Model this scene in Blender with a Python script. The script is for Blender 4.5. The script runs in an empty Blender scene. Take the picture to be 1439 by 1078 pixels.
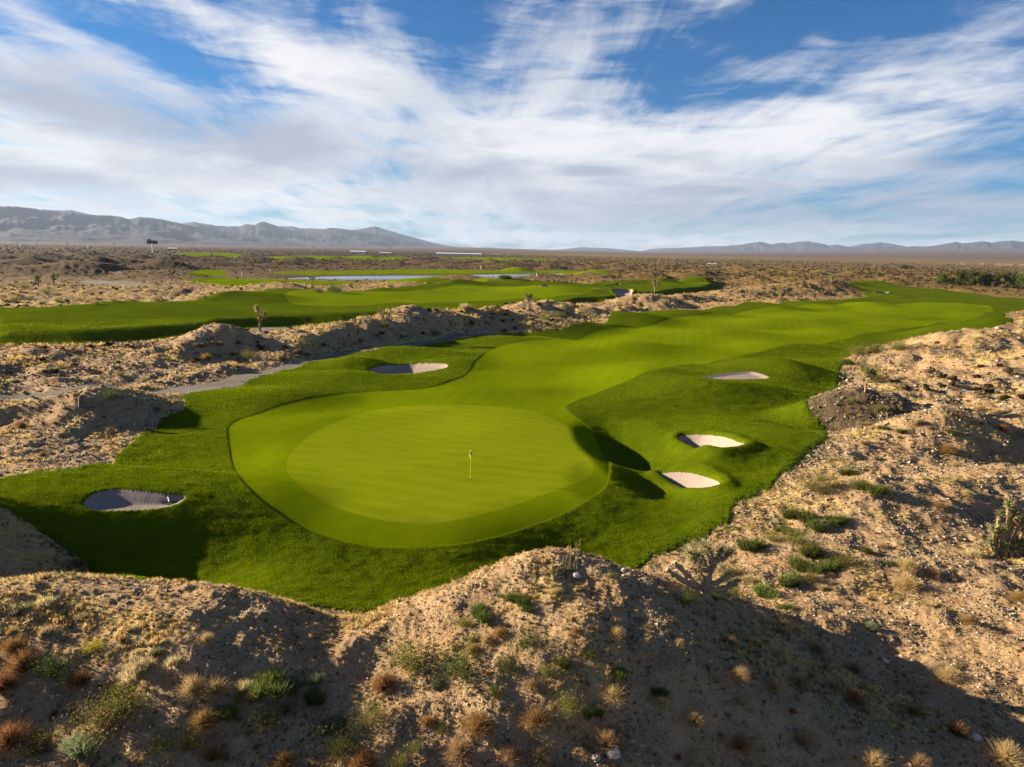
import bpy, math, random
import numpy as np
from math import radians

random.seed(7)
rng = np.random.default_rng(11)
S = bpy.context.scene
C = S.collection

# ------------------------------------------------------------------ camera model
F = 999.3
PITCH, ROLL, CAMH = radians(10.6), radians(1.2), 16.0
_fw = np.array([0, math.cos(PITCH), -math.sin(PITCH)])
_u0 = np.array([0, math.sin(PITCH), math.cos(PITCH)])
_r0 = np.array([1.0, 0, 0])
RT = _r0 * math.cos(ROLL) + _u0 * math.sin(ROLL)
UP = _u0 * math.cos(ROLL) - _r0 * math.sin(ROLL)
CAM = np.array([0, 0, CAMH])

def ray(px, py):
    d = _fw + RT * ((px - 719.5) / F) + UP * ((539 - py) / F)
    return d / np.linalg.norm(d)

def flat(px, py, z=0.0):                       # sight line meets the level z
    d = ray(px, py)
    return CAM + d * ((z - CAMH) / d[2])

def at_dist(px, r):                            # ground point in the direction of column px, r metres away
    d = ray(px, 352 + (px - 719.5) * 0.021)
    a = math.atan2(d[0], d[1])
    return r * math.sin(a), r * math.cos(a)

# ------------------------------------------------------------------ noise
def _h(ix, iy, seed):
    n = (ix.astype(np.int64) * 374761393 + iy.astype(np.int64) * 668265263 + seed * 974634777) & 0xFFFFFFFF
    n = ((n ^ (n >> 13)) * 1274126177) & 0xFFFFFFFF
    return ((n ^ (n >> 16)) & 0xFFFF) / 65535.0

def pn(x, y, seed=0):                          # gradient noise, about -1..1
    x = np.asarray(x, float); y = np.asarray(y, float)
    ix, iy = np.floor(x), np.floor(y)
    fx, fy = x - ix, y - iy
    u = fx * fx * fx * (fx * (fx * 6 - 15) + 10)
    v = fy * fy * fy * (fy * (fy * 6 - 15) + 10)
    def g(dx, dy):
        a = _h(ix + dx, iy + dy, seed) * 6.2831853
        return np.cos(a) * (fx - dx) + np.sin(a) * (fy - dy)
    a = g(0, 0); b = g(1, 0); c = g(0, 1); d = g(1, 1)
    return 1.5 * ((a + (b - a) * u) * (1 - v) + (c + (d - c) * u) * v)

def fbm(x, y, seed=0, o=3, gain=0.5):
    s = 0; a = 1
    for i in range(o):
        s = s + a * pn(x, y, seed + i * 17)
        x = x * 2.03 + 5.1; y = y * 2.03 + 1.7; a *= gain
    return s

def sstep(a, b, x):
    t = np.clip((x - a) / (b - a), 0, 1)
    return t * t * (3 - 2 * t)

# ------------------------------------------------------------------ mounds: (x, y, height, rx, ry, rotation)
MOUNDS = []
def mound(px, py, h, rx, ry, rot=0, z=0.0):
    p = flat(px, py, z)
    MOUNDS.append((p[0], p[1], h, rx, ry, radians(rot)))
HEAPS = []                                     # spoil heaps: overlapping ones merge, they do not pile up
def heap(px, py, h, rx, ry, rot=0, z=0.0):
    p = flat(px, py, z)
    HEAPS.append((p[0], p[1], h, rx, ry, radians(rot)))
def mxy(x, y, h, rx, ry, rot=0):
    MOUNDS.append((x, y, h, rx, ry, radians(rot)))

# around the green
mxy(10.6, 57, -2.3, 5.2, 15, 8)               # swale right of the green
mxy(9.5, 47, -0.9, 6, 8, 10)
mxy(-5, 33.0, -1.5, 24, 9, 0)                 # front apron falls away
mxy(-18.5, 43, 0.75, 9, 8, 0)
mxy(-30, 43.0, 1.5, 22, 8.0, -8)             # shelf that holds the left bunker
mxy(-25.5, 46.2, 0.35, 9, 3.2, -6)
mxy(-19.5, 35.5, -1.5, 10, 6.0, 0)            # hollow below it
mxy(-31, 35.5, 2.4, 9, 5.5, -20)
mxy(-45, 67, 2.7, 18, 9, -6)                  # dune left of the green
mxy(-37, 62, 1.3, 9, 6, 0)
mxy(-57, 61, 2.0, 15, 9, 0)
mound(575, 500, 1.3, 11, 6.5)                 # behind the back left bunker
mound(500, 512, 1.1, 7, 7)
mound(560, 537, 0.7, 14, 6)
mound(380, 560, 0.9, 11, 9)
mound(470, 535, 0.7, 9, 8)
mound(700, 600, 0.15, 10, 10)
# right hand knolls
mound(945, 540, 1.5, 16, 18, 0)
mound(1040, 556, 1.1, 14, 9, 0)
mound(1085, 520, 0.9, 10, 14, 0)
mound(1095, 527, 1.0, 11, 9, 0)
mound(1010, 600, 0.8, 11, 6, 0)
mound(985, 654, 0.9, 8, 3.6, 0)
mound(900, 640, 0.5, 4.0, 6, 0)
mound(1110, 640, 1.5, 11, 14, 0)
mound(1100, 490, 0.9, 14, 9, 0)
mound(1180, 470, 0.8, 16, 10, 0)
# hole one fairway
for (px, py, h, rx, ry) in [(700, 480, 0.5, 14, 10), (780, 462, 1.4, 18, 13), (870, 452, 1.5, 18, 14), (820, 470, -0.5, 14, 10),
                            (960, 445, 1.3, 22, 15), (1060, 434, 1.4, 24, 16), (1000, 470, 0.7, 18, 12), (1100, 455, 1.0, 22, 14),
                            (1150, 430, 1.1, 26, 20), (1235, 434, 1.6, 15, 13), (1225, 402, 1.4, 40, 24), (1200, 446, 0.8, 30, 16),
                            (900, 490, 0.5, 14, 10), (1300, 440, 0.8, 34, 14), (640, 508, 0.4, 8, 12), (1240, 416, 1.2, 18, 18)]:
    mound(px, py, h * 1.35, rx, ry)
# front hills
mxy(4.8, 26.7, 3.3, 11.5, 8.8, -12)
mxy(-1.0, 27.5, 0.5, 7, 5, 0)
mxy(6.5, 38.5, -1.1, 11, 8, 0)
mxy(-1.5, 24.5, 1.7, 10, 8.5, 10)
mxy(3.0, 21.0, 0.8, 9, 5, 0)
mxy(12.5, 21.0, 0.9, 9, 6, -25)
mxy(-16.0, 26.4, 2.35, 14, 7.5, 0)
mxy(-10.0, 24.0, 1.0, 7, 6, 0)
mxy(-13.0, 21.0, 0.7, 12, 5.0, 0)
mxy(-22.0, 22.0, 1.2, 9, 8, 0)
mxy(24, 23.5, 1.2, 10, 6, 0)
mxy(-7.3, 27.5, -0.5, 3.5, 4.5, 20)
# right hand desert
mound(1215, 590, 3.0, 10.5, 7.5, 0)
mound(1150, 590, 0.6, 6, 6)
mound(1325, 634, 3.3, 11.5, 7, -8)
mound(1270, 650, 1.0, 9, 6)
mound(1420, 600, 1.5, 12, 8)
mound(1405, 692, 1.5, 12, 6.5)
mound(1255, 720, 1.3, 10, 5.5)
mound(1385, 500, 4.0, 20, 17, 0)
mound(1300, 510, 1.8, 16, 11, 0)
mound(1340, 478, 2.6, 15, 12)
mound(1430, 480, 4.4, 17, 13)
mound(1440, 530, 3.0, 16, 10)
mound(1290, 550, 1.0, 12, 8)
# ridge of spoil heaps between the path and the second fairway
for (px, py, h, r) in [(60, 520, 1.5, 12), (170, 515, 1.8, 10), (215, 508, 3.2, 11), (262, 502, 3.0, 10), (305, 496, 4.6, 12), (340, 492, 3.6, 10), (385, 500, 2.0, 9),
                       (425, 490, 3.8, 11), (470, 484, 4.0, 12), (520, 478, 4.6, 13), (568, 470, 6.2, 15), (615, 466, 5.2, 14), (655, 460, 4.6, 14), (690, 456, 4.8, 14),
                       (735, 450, 5.4, 15), (775, 448, 5.2, 14), (815, 444, 4.0, 14), (860, 438, 3.0, 15), (905, 430, 4.6, 18), (950, 427, 4.2, 17), (990, 424, 3.4, 15),
                       (1035, 417, 4.6, 20), (1075, 414, 5.6, 22), (1110, 412, 7.5, 24), (1150, 412, 8.5, 26), (1180, 410, 6.0, 20), (1060, 402, 6.5, 26), (1120, 400, 6.0, 24),
                       (20, 505, 1.6, 14), (110, 500, 1.4, 12)]:
    h *= 0.82 * (0.5 if px < 235 else 1)
    heap(px, py, h * random.uniform(0.7, 0.85), r, r * random.uniform(0.75, 1.0), random.uniform(-30, 30))
    heap(px + random.uniform(-25, 25), py + random.uniform(-2, 5), h * 0.45, r * 0.7, r * 0.6)
# second fairway
for (px, py, h, rx, ry) in [(300, 432, 2.4, 30, 18), (400, 412, 3.0, 34, 26), (600, 404, 3.6, 34, 24), (560, 418, 1.0, 30, 20), (700, 400, 3.4, 26, 16), (745, 403, 3.0, 24, 14),
                            (860, 402, 3.6, 30, 18), (920, 403, 2.2, 20, 16), (985, 401, 2.6, 24, 16), (180, 445, 1.2, 40, 18), (60, 455, 1.0, 34, 16), (450, 432, 0.9, 26, 16),
                            (780, 414, 1.2, 24, 18), (650, 396, 3.0, 36, 20)]:
    mound(px, py, h * 1.08, rx, ry)
# heaps farther out
for (x0, x1, y0, y1, n, h0, h1, r0, r1) in [(-20, 240, 362, 392, 34, 3, 8, 22, 40), (240, 470, 364, 376, 26, 3, 7, 22, 36), (480, 720, 362, 376, 30, 3, 7, 22, 40),
                                            (720, 880, 374, 390, 16, 3, 6, 16, 28), (820, 1010, 385, 394, 14, 4, 8, 18, 28), (960, 1200, 378, 400, 26, 3, 6, 14, 26),
                                            (1195, 1439, 384, 398, 26, 2, 4, 12, 22), (700, 900, 362, 374, 16, 3, 6, 22, 36), (1000, 1300, 372, 384, 20, 2.5, 5, 20, 30)]:
    for i in range(n):
        px = random.uniform(x0, x1)
        py = random.uniform(y0, y1) + (px - 720) * 0.006
        r = random.uniform(r0, r1)
        heap(px, py, random.uniform(h0, h1) * 0.6, r, r * random.uniform(0.6, 1.0), random.uniform(-40, 40))

FANS = [(radians(38), radians(20), 105.0), (radians(-5), radians(9), 26.0), (radians(15), radians(20), 10.0)]

def zbase(x, y):
    z = 0.42 * pn(x / 31, y / 15, 3) + 0.24 * pn(x / 12 + 3, y / 7, 4) + 0.45 * pn(x / 38 + 7, y / 30, 6) * sstep(90, 200, y) * sstep(330, 240, y)
    q = ((x + 5.5) / 13) ** 2 + ((y - 54.5) / 18) ** 2            # the green lies calm
    k = 1 - 0.85 * sstep(1.3, 0.7, q)
    z = z * k * sstep(6, 30, np.hypot(x, y))
    for (mx, my, h, rx, ry, a) in MOUNDS:
        m = np.nonzero((np.abs(x - mx) < max(rx, ry)) & (np.abs(y - my) < max(rx, ry)))
        if len(m[0]) == 0:
            continue
        dx, dy = x[m] - mx, y[m] - my
        c, s = math.cos(a), math.sin(a)
        q = np.sqrt(((dx * c + dy * s) / rx) ** 2 + ((dy * c - dx * s) / ry) ** 2)
        z[m] += h * 0.5 * (1 + np.cos(np.pi * np.minimum(q, 1)))
    hz_ = np.zeros_like(z)
    for (mx, my, h, rx, ry, a) in HEAPS:
        m = np.nonzero((np.abs(x - mx) < max(rx, ry)) & (np.abs(y - my) < max(rx, ry)))
        if len(m[0]) == 0:
            continue
        dx, dy = x[m] - mx, y[m] - my
        c, s = math.cos(a), math.sin(a)
        q = np.sqrt(((dx * c + dy * s) / rx) ** 2 + ((dy * c - dx * s) / ry) ** 2)
        k = h * 0.5 * (1 + np.cos(np.pi * np.minimum(q, 1)))
        o = hz_[m]
        hz_[m] = np.maximum(k, o) + 0.25 * np.minimum(k, o)
    z = z + hz_
    # desert right of the hole climbs a little; bajadas far away
    z = z + 1.6 * sstep(18, 50, x - 0.28 * y) * sstep(130, 60, y)
    r = np.hypot(x, y); th = np.arctan2(x, y)
    z = z - 0.10 * np.maximum(0, 26.0 - y) * sstep(-4, 12, y) * sstep(34, 22, np.abs(x))
    for (t0, w, hh) in FANS:
        z = z + hh * np.exp(-((th - t0) / w) ** 2) * np.clip((r - 2200) / 7000, 0, 1.5) ** 1.3
    return z

def cast(pts, zf):
    """where the sight lines through photo points first meet the ground zf"""
    out = []
    ts = np.concatenate([np.arange(10, 120, 0.35), np.geomspace(120, 4000, 500)])
    D = np.array([ray(p[0], p[1]) for p in pts])
    X = D[:, 0:1] * ts; Y = D[:, 1:2] * ts; Z = CAMH + D[:, 2:3] * ts
    G = zf(X.ravel(), Y.ravel()).reshape(X.shape)
    d = Z - G
    for i, p in enumerate(pts):
        if len(p) > 2:
            out.append(flat(p[0], p[1], p[2])); continue
        k = np.nonzero(d[i] < 0)[0]
        if len(k) == 0:
            out.append(flat(p[0], p[1], 0.0) if D[i, 2] < -0.002 else CAM + D[i] * 3000); continue
        k = max(k[0], 1)
        f = d[i, k - 1] / (d[i, k - 1] - d[i, k])
        t = ts[k - 1] + f * (ts[k] - ts[k - 1])
        out.append(CAM + D[i] * t)
    return np.array(out)

def smooth_poly(P, n=2):                       # corner cutting, closed
    P = np.asarray(P)[:, :2]
    for _ in range(n):
        Q = np.roll(P, -1, axis=0)
        P = np.stack([0.75 * P + 0.25 * Q, 0.25 * P + 0.75 * Q], 1).reshape(-1, 2)
    return P

# ------------------------------------------------------------------ outlines on the ground
ROUGH = {
 'one': [(-60, 673), (0, 672), (60, 664), (110, 660), (135, 654), (165, 638), (200, 612), (228, 596), (262, 572), (250, 556), (296, 549), (345, 541), (387, 524), (440, 508),
         (480, 499), (540, 489), (600, 482), (660, 475), (720, 468), (780, 461), (820, 456), (850, 448), (900, 438), (990, 433), (1040, 429), (1090, 426), (1150, 423), (1200, 420),
         (1222, 413), (1196, 405), (1190, 397), (1215, 394.5), (1245, 398), (1290, 404), (1340, 409), (1390, 416), (1439, 421), (1520, 425), (1520, 433), (1425, 436), (1408, 445),
         (1425, 453), (1400, 461), (1350, 463), (1300, 472), (1260, 480), (1215, 490), (1195, 500), (1182, 520), (1180, 546), (1147, 556), (1133, 568), (1145, 585), (1158, 602),
         (1159, 618), (1130, 645), (1100, 668), (1060, 700), (1026, 712), (1024, 735), (1000, 749), (960, 767), (905, 786), (862, 808, -.5), (800, 818, -.6), (740, 826, -.7), (680, 834, -.9),
         (620, 846, -1.1), (560, 858, -1.2), (500, 866, -1.2), (440, 868, -1.2), (395, 862, -1.2), (352, 848, -1.2), (310, 840, -1.2), (250, 835, -1.0), (182, 826), (130, 800), (100, 778), (65, 752),
         (40, 735), (0, 713), (-60, 700)],
 'two': [(-60, 442), (0, 440), (115, 437), (180, 432), (300, 423), (345, 412), (380, 407), (420, 407), (450, 411), (520, 412), (545, 407), (590, 400), (620, 397), (680, 393), (715, 393),
         (760, 399), (800, 401), (840, 398), (870, 394), (920, 395), (970, 394), (1010, 400), (1020, 404), (1000, 410, 0), (930, 416, 0), (860, 428, 0), (800, 437, 0), (700, 445, 0), (600, 452, 0),
         (500, 455, 0), (430, 456, 0), (350, 461, 0), (332, 467, 0), (250, 474), (130, 484), (0, 486), (-60, 486)],
 'three': [(250, 396), (285, 390), (330, 391), (400, 394), (480, 395), (560, 395), (640, 394), (700, 392), (640, 398), (570, 400), (480, 398), (380, 399), (300, 399)],
 'four': [(370, 382), (480, 381), (560, 378), (640, 379), (720, 377), (800, 378), (850, 381), (862, 382), (830, 385), (790, 384), (690, 384), (640, 385.5), (560, 385), (480, 386), (400, 386)],
 'five': [(238, 357, 0), (270, 354.5, 0), (330, 356, 0), (350, 360, 0), (320, 363, 0), (255, 362, 0)],
 'six': [(368, 362, 0), (430, 359, 0), (480, 361, 0), (540, 361, 0), (578, 362, 0), (560, 366, 0), (480, 367, 0), (400, 366.5, 0)],
 'seven': [(262, 388), (270, 382), (292, 378), (322, 381), (318, 387), (290, 390)],
 'eight': [(600, 363, 0), (660, 361, 0), (720, 363, 0), (800, 366, 0), (720, 367, 0), (650, 366, 0)],
}
FAIR = {
 'one': [(320, 606), (326, 596), (345, 587), (380, 575), (430, 562), (480, 553), (530, 550), (580, 549), (622, 543), (650, 531), (663, 518), (672, 504), (690, 490), (720, 483), (780, 477),
         (830, 466), (870, 461), (930, 454), (945, 446), (1000, 444), (1040, 437), (1090, 432), (1110, 430), (1200, 427), (1300, 424), (1380, 429), (1400, 436), (1380, 447), (1300, 458), (1200, 473),
         (1120, 484), (1040, 498), (960, 513), (900, 529), (835, 552), (790, 571), (796, 580), (815, 592), (842, 620), (858, 655), (850, 688), (820, 709), (760, 735), (700, 755), (640, 768), (560, 772),
         (500, 767), (440, 750), (400, 727), (360, 700), (336, 672), (325, 640)],
 'two': [(395, 428), (402, 418), (420, 415), (470, 417), (540, 418), (590, 417), (625, 408), (650, 405), (720, 407), (780, 409), (830, 409), (850, 412), (800, 424), (700, 430), (600, 434), (500, 440), (430, 440)],
 'three': [(900, 401.5), (930, 399.5), (980, 400), (1012, 402.5), (985, 405), (930, 405)],
}
GREEN = {'one': [(400, 655), (410, 634), (440, 609), (480, 590), (520, 578), (570, 571), (620, 570), (680, 571), (730, 575), (770, 584), (800, 602), (822, 626), (836, 655), (831, 670), (805, 683),
                 (740, 705), (680, 724), (630, 735), (580, 737), (530, 732), (470, 714), (430, 692), (408, 673)]}
BUNK = {
 'left': [(114, 711), (128, 696), (155, 688), (195, 690), (235, 696), (259, 697), (262, 701), (250, 709), (225, 716), (180, 718), (132, 719)],
 'back': [(514, 521), (535, 514), (570, 511), (610, 510), (633, 513), (622, 519), (590, 524), (550, 527), (528, 526)],
 'knoll': [(978, 530, 1.0), (1008, 525.5, 1.0), (1052, 520.5, 1.0), (1070, 525, 1.0), (1086, 533, 1.0), (1050, 533.5, 1.0), (1008, 533.5, 1.0)],
 'upper': [(949, 617), (965, 612), (1000, 612), (1030, 619), (1050, 626), (1035, 632), (1000, 634), (972, 629)],
 'lower': [(922, 667), (945, 665), (985, 668), (1010, 678), (1014, 685), (990, 690), (965, 689), (942, 680)],
 'far1': [(848, 407.5), (858, 405.5), (873, 403), (870, 406.5), (857, 408)],
 'far2': [(746, 408.5), (765, 407.5), (784, 404.5), (779, 408), (758, 409.5)],
 'far3': [(1231, 412.5), (1238, 410.5), (1253, 411), (1250, 413.3), (1237, 413.8)],
 'far4': [(858, 415), (878, 412), (892, 413), (880, 417), (862, 418)],
 'beach': [(520, 386.8), (548, 385.3), (600, 385.2), (632, 385.6), (625, 387), (560, 387.4)],
}
PATH = {'one': [(-60, 553), (0, 553), (120, 549), (225, 545), (275, 541), (320, 532), (360, 521), (420, 507), (475, 496), (560, 483), (620, 476), (700, 467), (700, 471), (620, 480), (540, 489),
                (482, 501), (440, 511), (390, 527), (345, 545), (290, 553), (230, 553), (120, 556), (0, 560), (-60, 560)],
        'two': [(352, 467), (360, 459, 0), (400, 454, 0), (470, 448, 0), (560, 444, 0), (560, 448, 0), (470, 454, 0), (410, 462, 0), (365, 469)],
        'three': [(110, 394), (170, 395), (235, 402), (262, 406), (230, 406), (160, 401), (115, 397)],
        'four': [(232, 424), (256, 413), (272, 407), (280, 409), (264, 414), (244, 424)]}
LAKEP = [(372, 391.5), (420, 389.5), (480, 387.6), (540, 387.3), (630, 387), (690, 385.3), (740, 384.5), (792, 384.3), (790, 387.5), (745, 389), (690, 390.5), (620, 392.5), (540, 393.2), (480, 393.2), (420, 393)]

def polyset(d, n=2):
    return {k: smooth_poly(cast(v, zbase), n) for k, v in d.items()}
ROUGH, FAIR, GREEN, BUNK, PATH = (polyset(d, 1 if d is ROUGH else 2) for d in (ROUGH, FAIR, GREEN, BUNK, PATH))
LAKE = smooth_poly([flat(p[0], p[1], -0.5) for p in LAKEP], 2)

def sdf(P, x, y, cap=40.0):                    # positive inside, capped
    out = np.full(x.shape, -float(cap))
    lo, hi = P.min(0) - cap, P.max(0) + cap
    m = np.nonzero((x > lo[0]) & (x < hi[0]) & (y > lo[1]) & (y < hi[1]))[0]
    if len(m) == 0:
        return out
    X, Y = x[m], y[m]
    d2 = np.full(X.shape, cap * cap); ins = np.zeros(X.shape, bool)
    Q = np.roll(P, -1, axis=0)
    for (ax, ay), (bx, by) in zip(P, Q):
        ex, ey = bx - ax, by - ay
        L = ex * ex + ey * ey + 1e-12
        t = np.clip(((X - ax) * ex + (Y - ay) * ey) / L, 0, 1)
        d2 = np.minimum(d2, (X - ax - t * ex) ** 2 + (Y - ay - t * ey) ** 2)
        if ay != by:
            c = ((ay > Y) != (by > Y)) & (X < ex * (Y - ay) / (by - ay) + ax)
            ins ^= c
    out[m] = np.where(ins, 1, -1) * np.sqrt(d2)
    return out

def sdfs(d, x, y, cap=40.0):
    s = np.stack([sdf(P, x, y, cap) for P in d.values()])
    return s.max(0), s.argmax(0)

# ------------------------------------------------------------------ the ground: one fan-shaped grid, finest near the camera
rr = [4.0]
while rr[-1] < 22000:
    r = rr[-1]
    rr.append(r + max(0.05, min(r * r / (17000 if 36 < r < 105 else 9500), r * 0.0085)) if r > 12 else r + 0.25)
RR = np.array(rr)
TH = np.radians(np.concatenate([np.linspace(-85, -40, 170)[:-1], np.linspace(-40, 40, 1080), np.linspace(40, 70, 90)[1:]]))
NR, NT = len(RR), len(TH)
gx = (RR[:, None] * np.sin(TH)[None]).ravel()
gy = (RR[:, None] * np.cos(TH)[None]).ravel()
gr = np.repeat(RR, NT)
print('grid', NR, NT, NR * NT)

def masks(x, y):
    r = np.hypot(x, y)
    g, gi = sdfs(ROUGH, x, y)
    w = np.clip(r / 60, 0.6, 5)
    g = g + 0.36 * w * fbm(x / (0.9 * w), y / (0.9 * w), 50, 3)         # ragged turf margin
    f, fi = sdfs(FAIR, x, y); e, ei = sdfs(GREEN, x, y, 20)
    b, bi = sdfs(BUNK, x, y, 12)
    b = b + 0.025 * pn(x / 1.1, y / 1.1, 71)
    p, pi = sdfs(PATH, x, y, 20)
    l = sdf(LAKE, x, y, 60)
    return g, f, e, b, p, l

def surface(x, y, M):
    g, f, e, b, p, l = M
    r = np.hypot(x, y)
    z = zbase(x, y)
    # second fairway sits up on a bank
    s2 = sdf(ROUGH['two'], x, y, 30)
    z = z + 1.7 * sstep(0.5, 7, s2)
    # loose desert: heaps, humps, ripples; nothing on the turf
    A = sstep(0.2, 5.0, -g) * sstep(0.1, 1.5, -p)
    A2 = sstep(-0.05, 0.6, -g) * (1 - 0.8 * sstep(-0.3, 0.3, p))
    lump = np.abs(fbm(x / 8.5, y / 8.5, 20, 2))
    z = z + A * (0.75 * lump * (0.5 + 0.6 * sstep(40, 120, r) - 0.6 * sstep(190, 330, r)) + 0.22 * fbm(x / 2.6, y / 2.6, 24, 2))
    big = sstep(90, 200, r) * sstep(2500, 1200, r)
    z = z + A * big * 0.8 * np.maximum(0, fbm(x / 42, y / 34, 28, 3)) 
    z = z + A * sstep(60, 95, r) * sstep(900, 300, r) * (0.20 * fbm(x / 2.9, y / 2.9, 26, 3))
    n = np.nonzero(r < 110)[0]
    xs, ys, k = x[n], y[n], A2[n]
    z[n] += k * (0.075 * fbm(xs / 0.75, ys / 0.75, 31, 3) + 0.022 * fbm(xs / 0.21, ys / 0.21, 35, 2) * sstep(60, 30, r[n]))
    # turf: rough stands a hand higher than the fairway, mown swells
    rough = (g > 0) & (b < 0)
    z = z + np.where(rough, 0.06 * sstep(0.0, 0.18, -f), 0)
    k = np.nonzero(rough & (r < 160))[0]
    z[k] += (0.05 * fbm(x[k] / 1.7, y[k] / 0.9, 41, 3)) * sstep(0, 0.6, -f[k])
    z = z + np.where(g > 0, 0.05 * sstep(0.0, 0.4, g), 0)
    # bunkers: steep turf lip, dished floor
    w = np.clip(r / 85, 1.0, 1.5) * np.where(np.hypot(x - 30, y - 92) < 18, 0.45, np.where(np.hypot(x + 22.5, y - 41) < 8, 0.6, np.where(np.hypot(x - 15, y - 55) < 12, 1.5, 1.0)))
    z = z - w * (0.55 * sstep(-0.25, 0.9, b) + 0.22 * sstep(0.8, 3.0, b)) + 0.16 * np.where(w > 1.3, w, 0) * np.exp(-((b + 0.5) / 0.6) ** 2)
    k = np.nonzero(b > 0.15)[0]
    z[k] += 0.007 * fbm(x[k] / 0.7, y[k] / 0.7, 77, 2)
    # the bunker on the knoll lies nearly level and shallow
    P3 = BUNK['knoll']; c3 = P3.mean(0); b3 = sdf(P3, x, y, 12)
    t = sstep(-8.0, -0.3, b3)
    z = np.where(t > 0, z * (1 - t) + t * (zbase(np.array([c3[0]]), np.array([c3[1]]))[0] + 0.15 + 0.012 * (x - c3[0]) - 0.02 * (y - c3[1]) - 0.22 * sstep(-0.1, 0.9, b3)), z)
    # lake basin
    t = sstep(-14, 2, l)
    z = z * (1 - t) + t * np.where(l > 0, -1.6, -0.35)
    return z

M = masks(gx, gy)
gz = surface(gx, gy, M)
GZ = gz.reshape(NR, NT)

def zat(x, y):
    x = np.asarray(x, float); y = np.asarray(y, float)
    r = np.hypot(x, y); t = np.arctan2(x, y)
    fi = np.clip(np.interp(r, RR, np.arange(NR)), 0, NR - 1.001); fj = np.clip(np.interp(t, TH, np.arange(NT)), 0, NT - 1.001)
    i = fi.astype(int); j = fj.astype(int); a = fi - i; b = fj - j
    return (GZ[i, j] * (1 - a) * (1 - b) + GZ[i + 1, j] * a * (1 - b) + GZ[i, j + 1] * (1 - a) * b + GZ[i + 1, j + 1] * a * b)

def ground_at(px, py):
    return cast([(px, py)], zat)[0]

# where straw-coloured grass has taken
def gold_of(x, y, g):
    r = np.hypot(x, y)
    n = fbm(x / 7.0, y / 5.0, 90, 3)
    v = sstep(0.12, 0.65, n + 0.42 * np.exp(-np.maximum(-g, 0) / 2.6) * sstep(30, 10, x) + 0.24 * sstep(60, 150, r))
    v = v * sstep(16, 27, y + 0.18 * np.abs(x)) + 0.85 * np.exp(-(((x + 0.5) / 6.0) ** 2 + ((y - 29.2 - 0.12 * x) / 1.9) ** 2)) + 0.6 * np.exp(-(((x + 17) / 9) ** 2 + ((y - 30.0) / 2.6) ** 2)) + 0.9 * np.exp(-(((x + 6.2) / 3.4) ** 2 + ((y - 28.4) / 2.0) ** 2))
    return np.clip(v, 0, 1)

# ------------------------------------------------------------------ mesh plumbing
def link(o, parent=None):
    C.objects.link(o)
    if parent is not None:
        o.parent = parent
    return o

def raw_mesh(name, V, T, mat, smooth=True, attrs=None, cols=None):
    V = np.ascontiguousarray(V, np.float32); T = np.ascontiguousarray(T, np.int32)
    k = T.shape[1]
    me = bpy.data.meshes.new(name)
    me.vertices.add(len(V)); me.vertices.foreach_set('co', V.ravel())
    me.loops.add(T.size); me.loops.foreach_set('vertex_index', T.ravel())
    me.polygons.add(len(T))
    me.polygons.foreach_set('loop_start', np.arange(0, T.size, k, dtype=np.int32))
    me.update(calc_edges=True)
    me.polygons.foreach_set('use_smooth', np.full(len(T), smooth))
    for n, a in (attrs or {}).items():
        at = me.attributes.new(n, 'FLOAT', 'POINT'); at.data.foreach_set('value', np.ascontiguousarray(a, np.float32))
    if cols is not None:
        at = me.attributes.new('tint', 'FLOAT_COLOR', 'POINT')
        at.data.foreach_set('color', np.ascontiguousarray(np.c_[cols, np.ones(len(cols))], np.float32).ravel())
    me.materials.append(mat)
    return me

def obj(name, me, parent=None, loc=None):
    o = bpy.data.objects.new(name, me)
    if loc is not None:
        o.location = [float(v) for v in loc]
    return link(o, parent)

def tag(o, label=None, cat=None, group=None, kind=None):
    if label: o['label'] = label
    if cat: o['category'] = cat
    if group: o['group'] = group
    if kind: o['kind'] = kind
    return o

def empty(name, loc, rz=0, s=1.0):
    o = bpy.data.objects.new(name, None); o.empty_display_size = 0.2
    o.location = [float(v) for v in loc]; o.rotation_euler = (0, 0, rz); o.scale = (s, s, s)
    return link(o)

def cut(V, T, col):
    """split triangles along V[:,col] = 0; returns V, inside T, outside T"""
    s = V[:, col]
    pos = s[T] > 0; n = pos.sum(1)
    Ti, To, Tm = T[n == 3], T[n == 0], T[(n == 1) | (n == 2)]
    if len(Tm) == 0:
        return V, Ti, To
    pm = s[Tm] > 0; nm = pm.sum(1)
    oddpos = nm == 1
    odd = np.where(oddpos[:, None], pm, ~pm).argmax(1)
    R = np.arange(len(Tm))
    a, b, c = Tm[R, odd], Tm[R, (odd + 1) % 3], Tm[R, (odd + 2) % 3]
    N = len(V)
    def keys(i, j): return np.minimum(i, j).astype(np.int64) * N + np.maximum(i, j)
    K = np.concatenate([keys(a, b), keys(a, c)])
    U, inv = np.unique(K, return_inverse=True)
    i, j = U // N, U % N
    t = (s[i] / (s[i] - s[j]))[:, None]
    NV = V[i] * (1 - t) + V[j] * t
    NV[:, col] = 0
    inv = inv.ravel() + N
    p, q = inv[:len(Tm)], inv[len(Tm):]
    tri = np.stack([a, p, q], 1); quad = np.concatenate([np.stack([p, b, c], 1), np.stack([p, c, q], 1)])
    od2 = np.concatenate([oddpos, oddpos])
    Ti = np.concatenate([Ti, tri[oddpos], quad[~od2]]); To = np.concatenate([To, tri[~oddpos], quad[od2]])
    return np.concatenate([V, NV]), Ti, To

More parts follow.
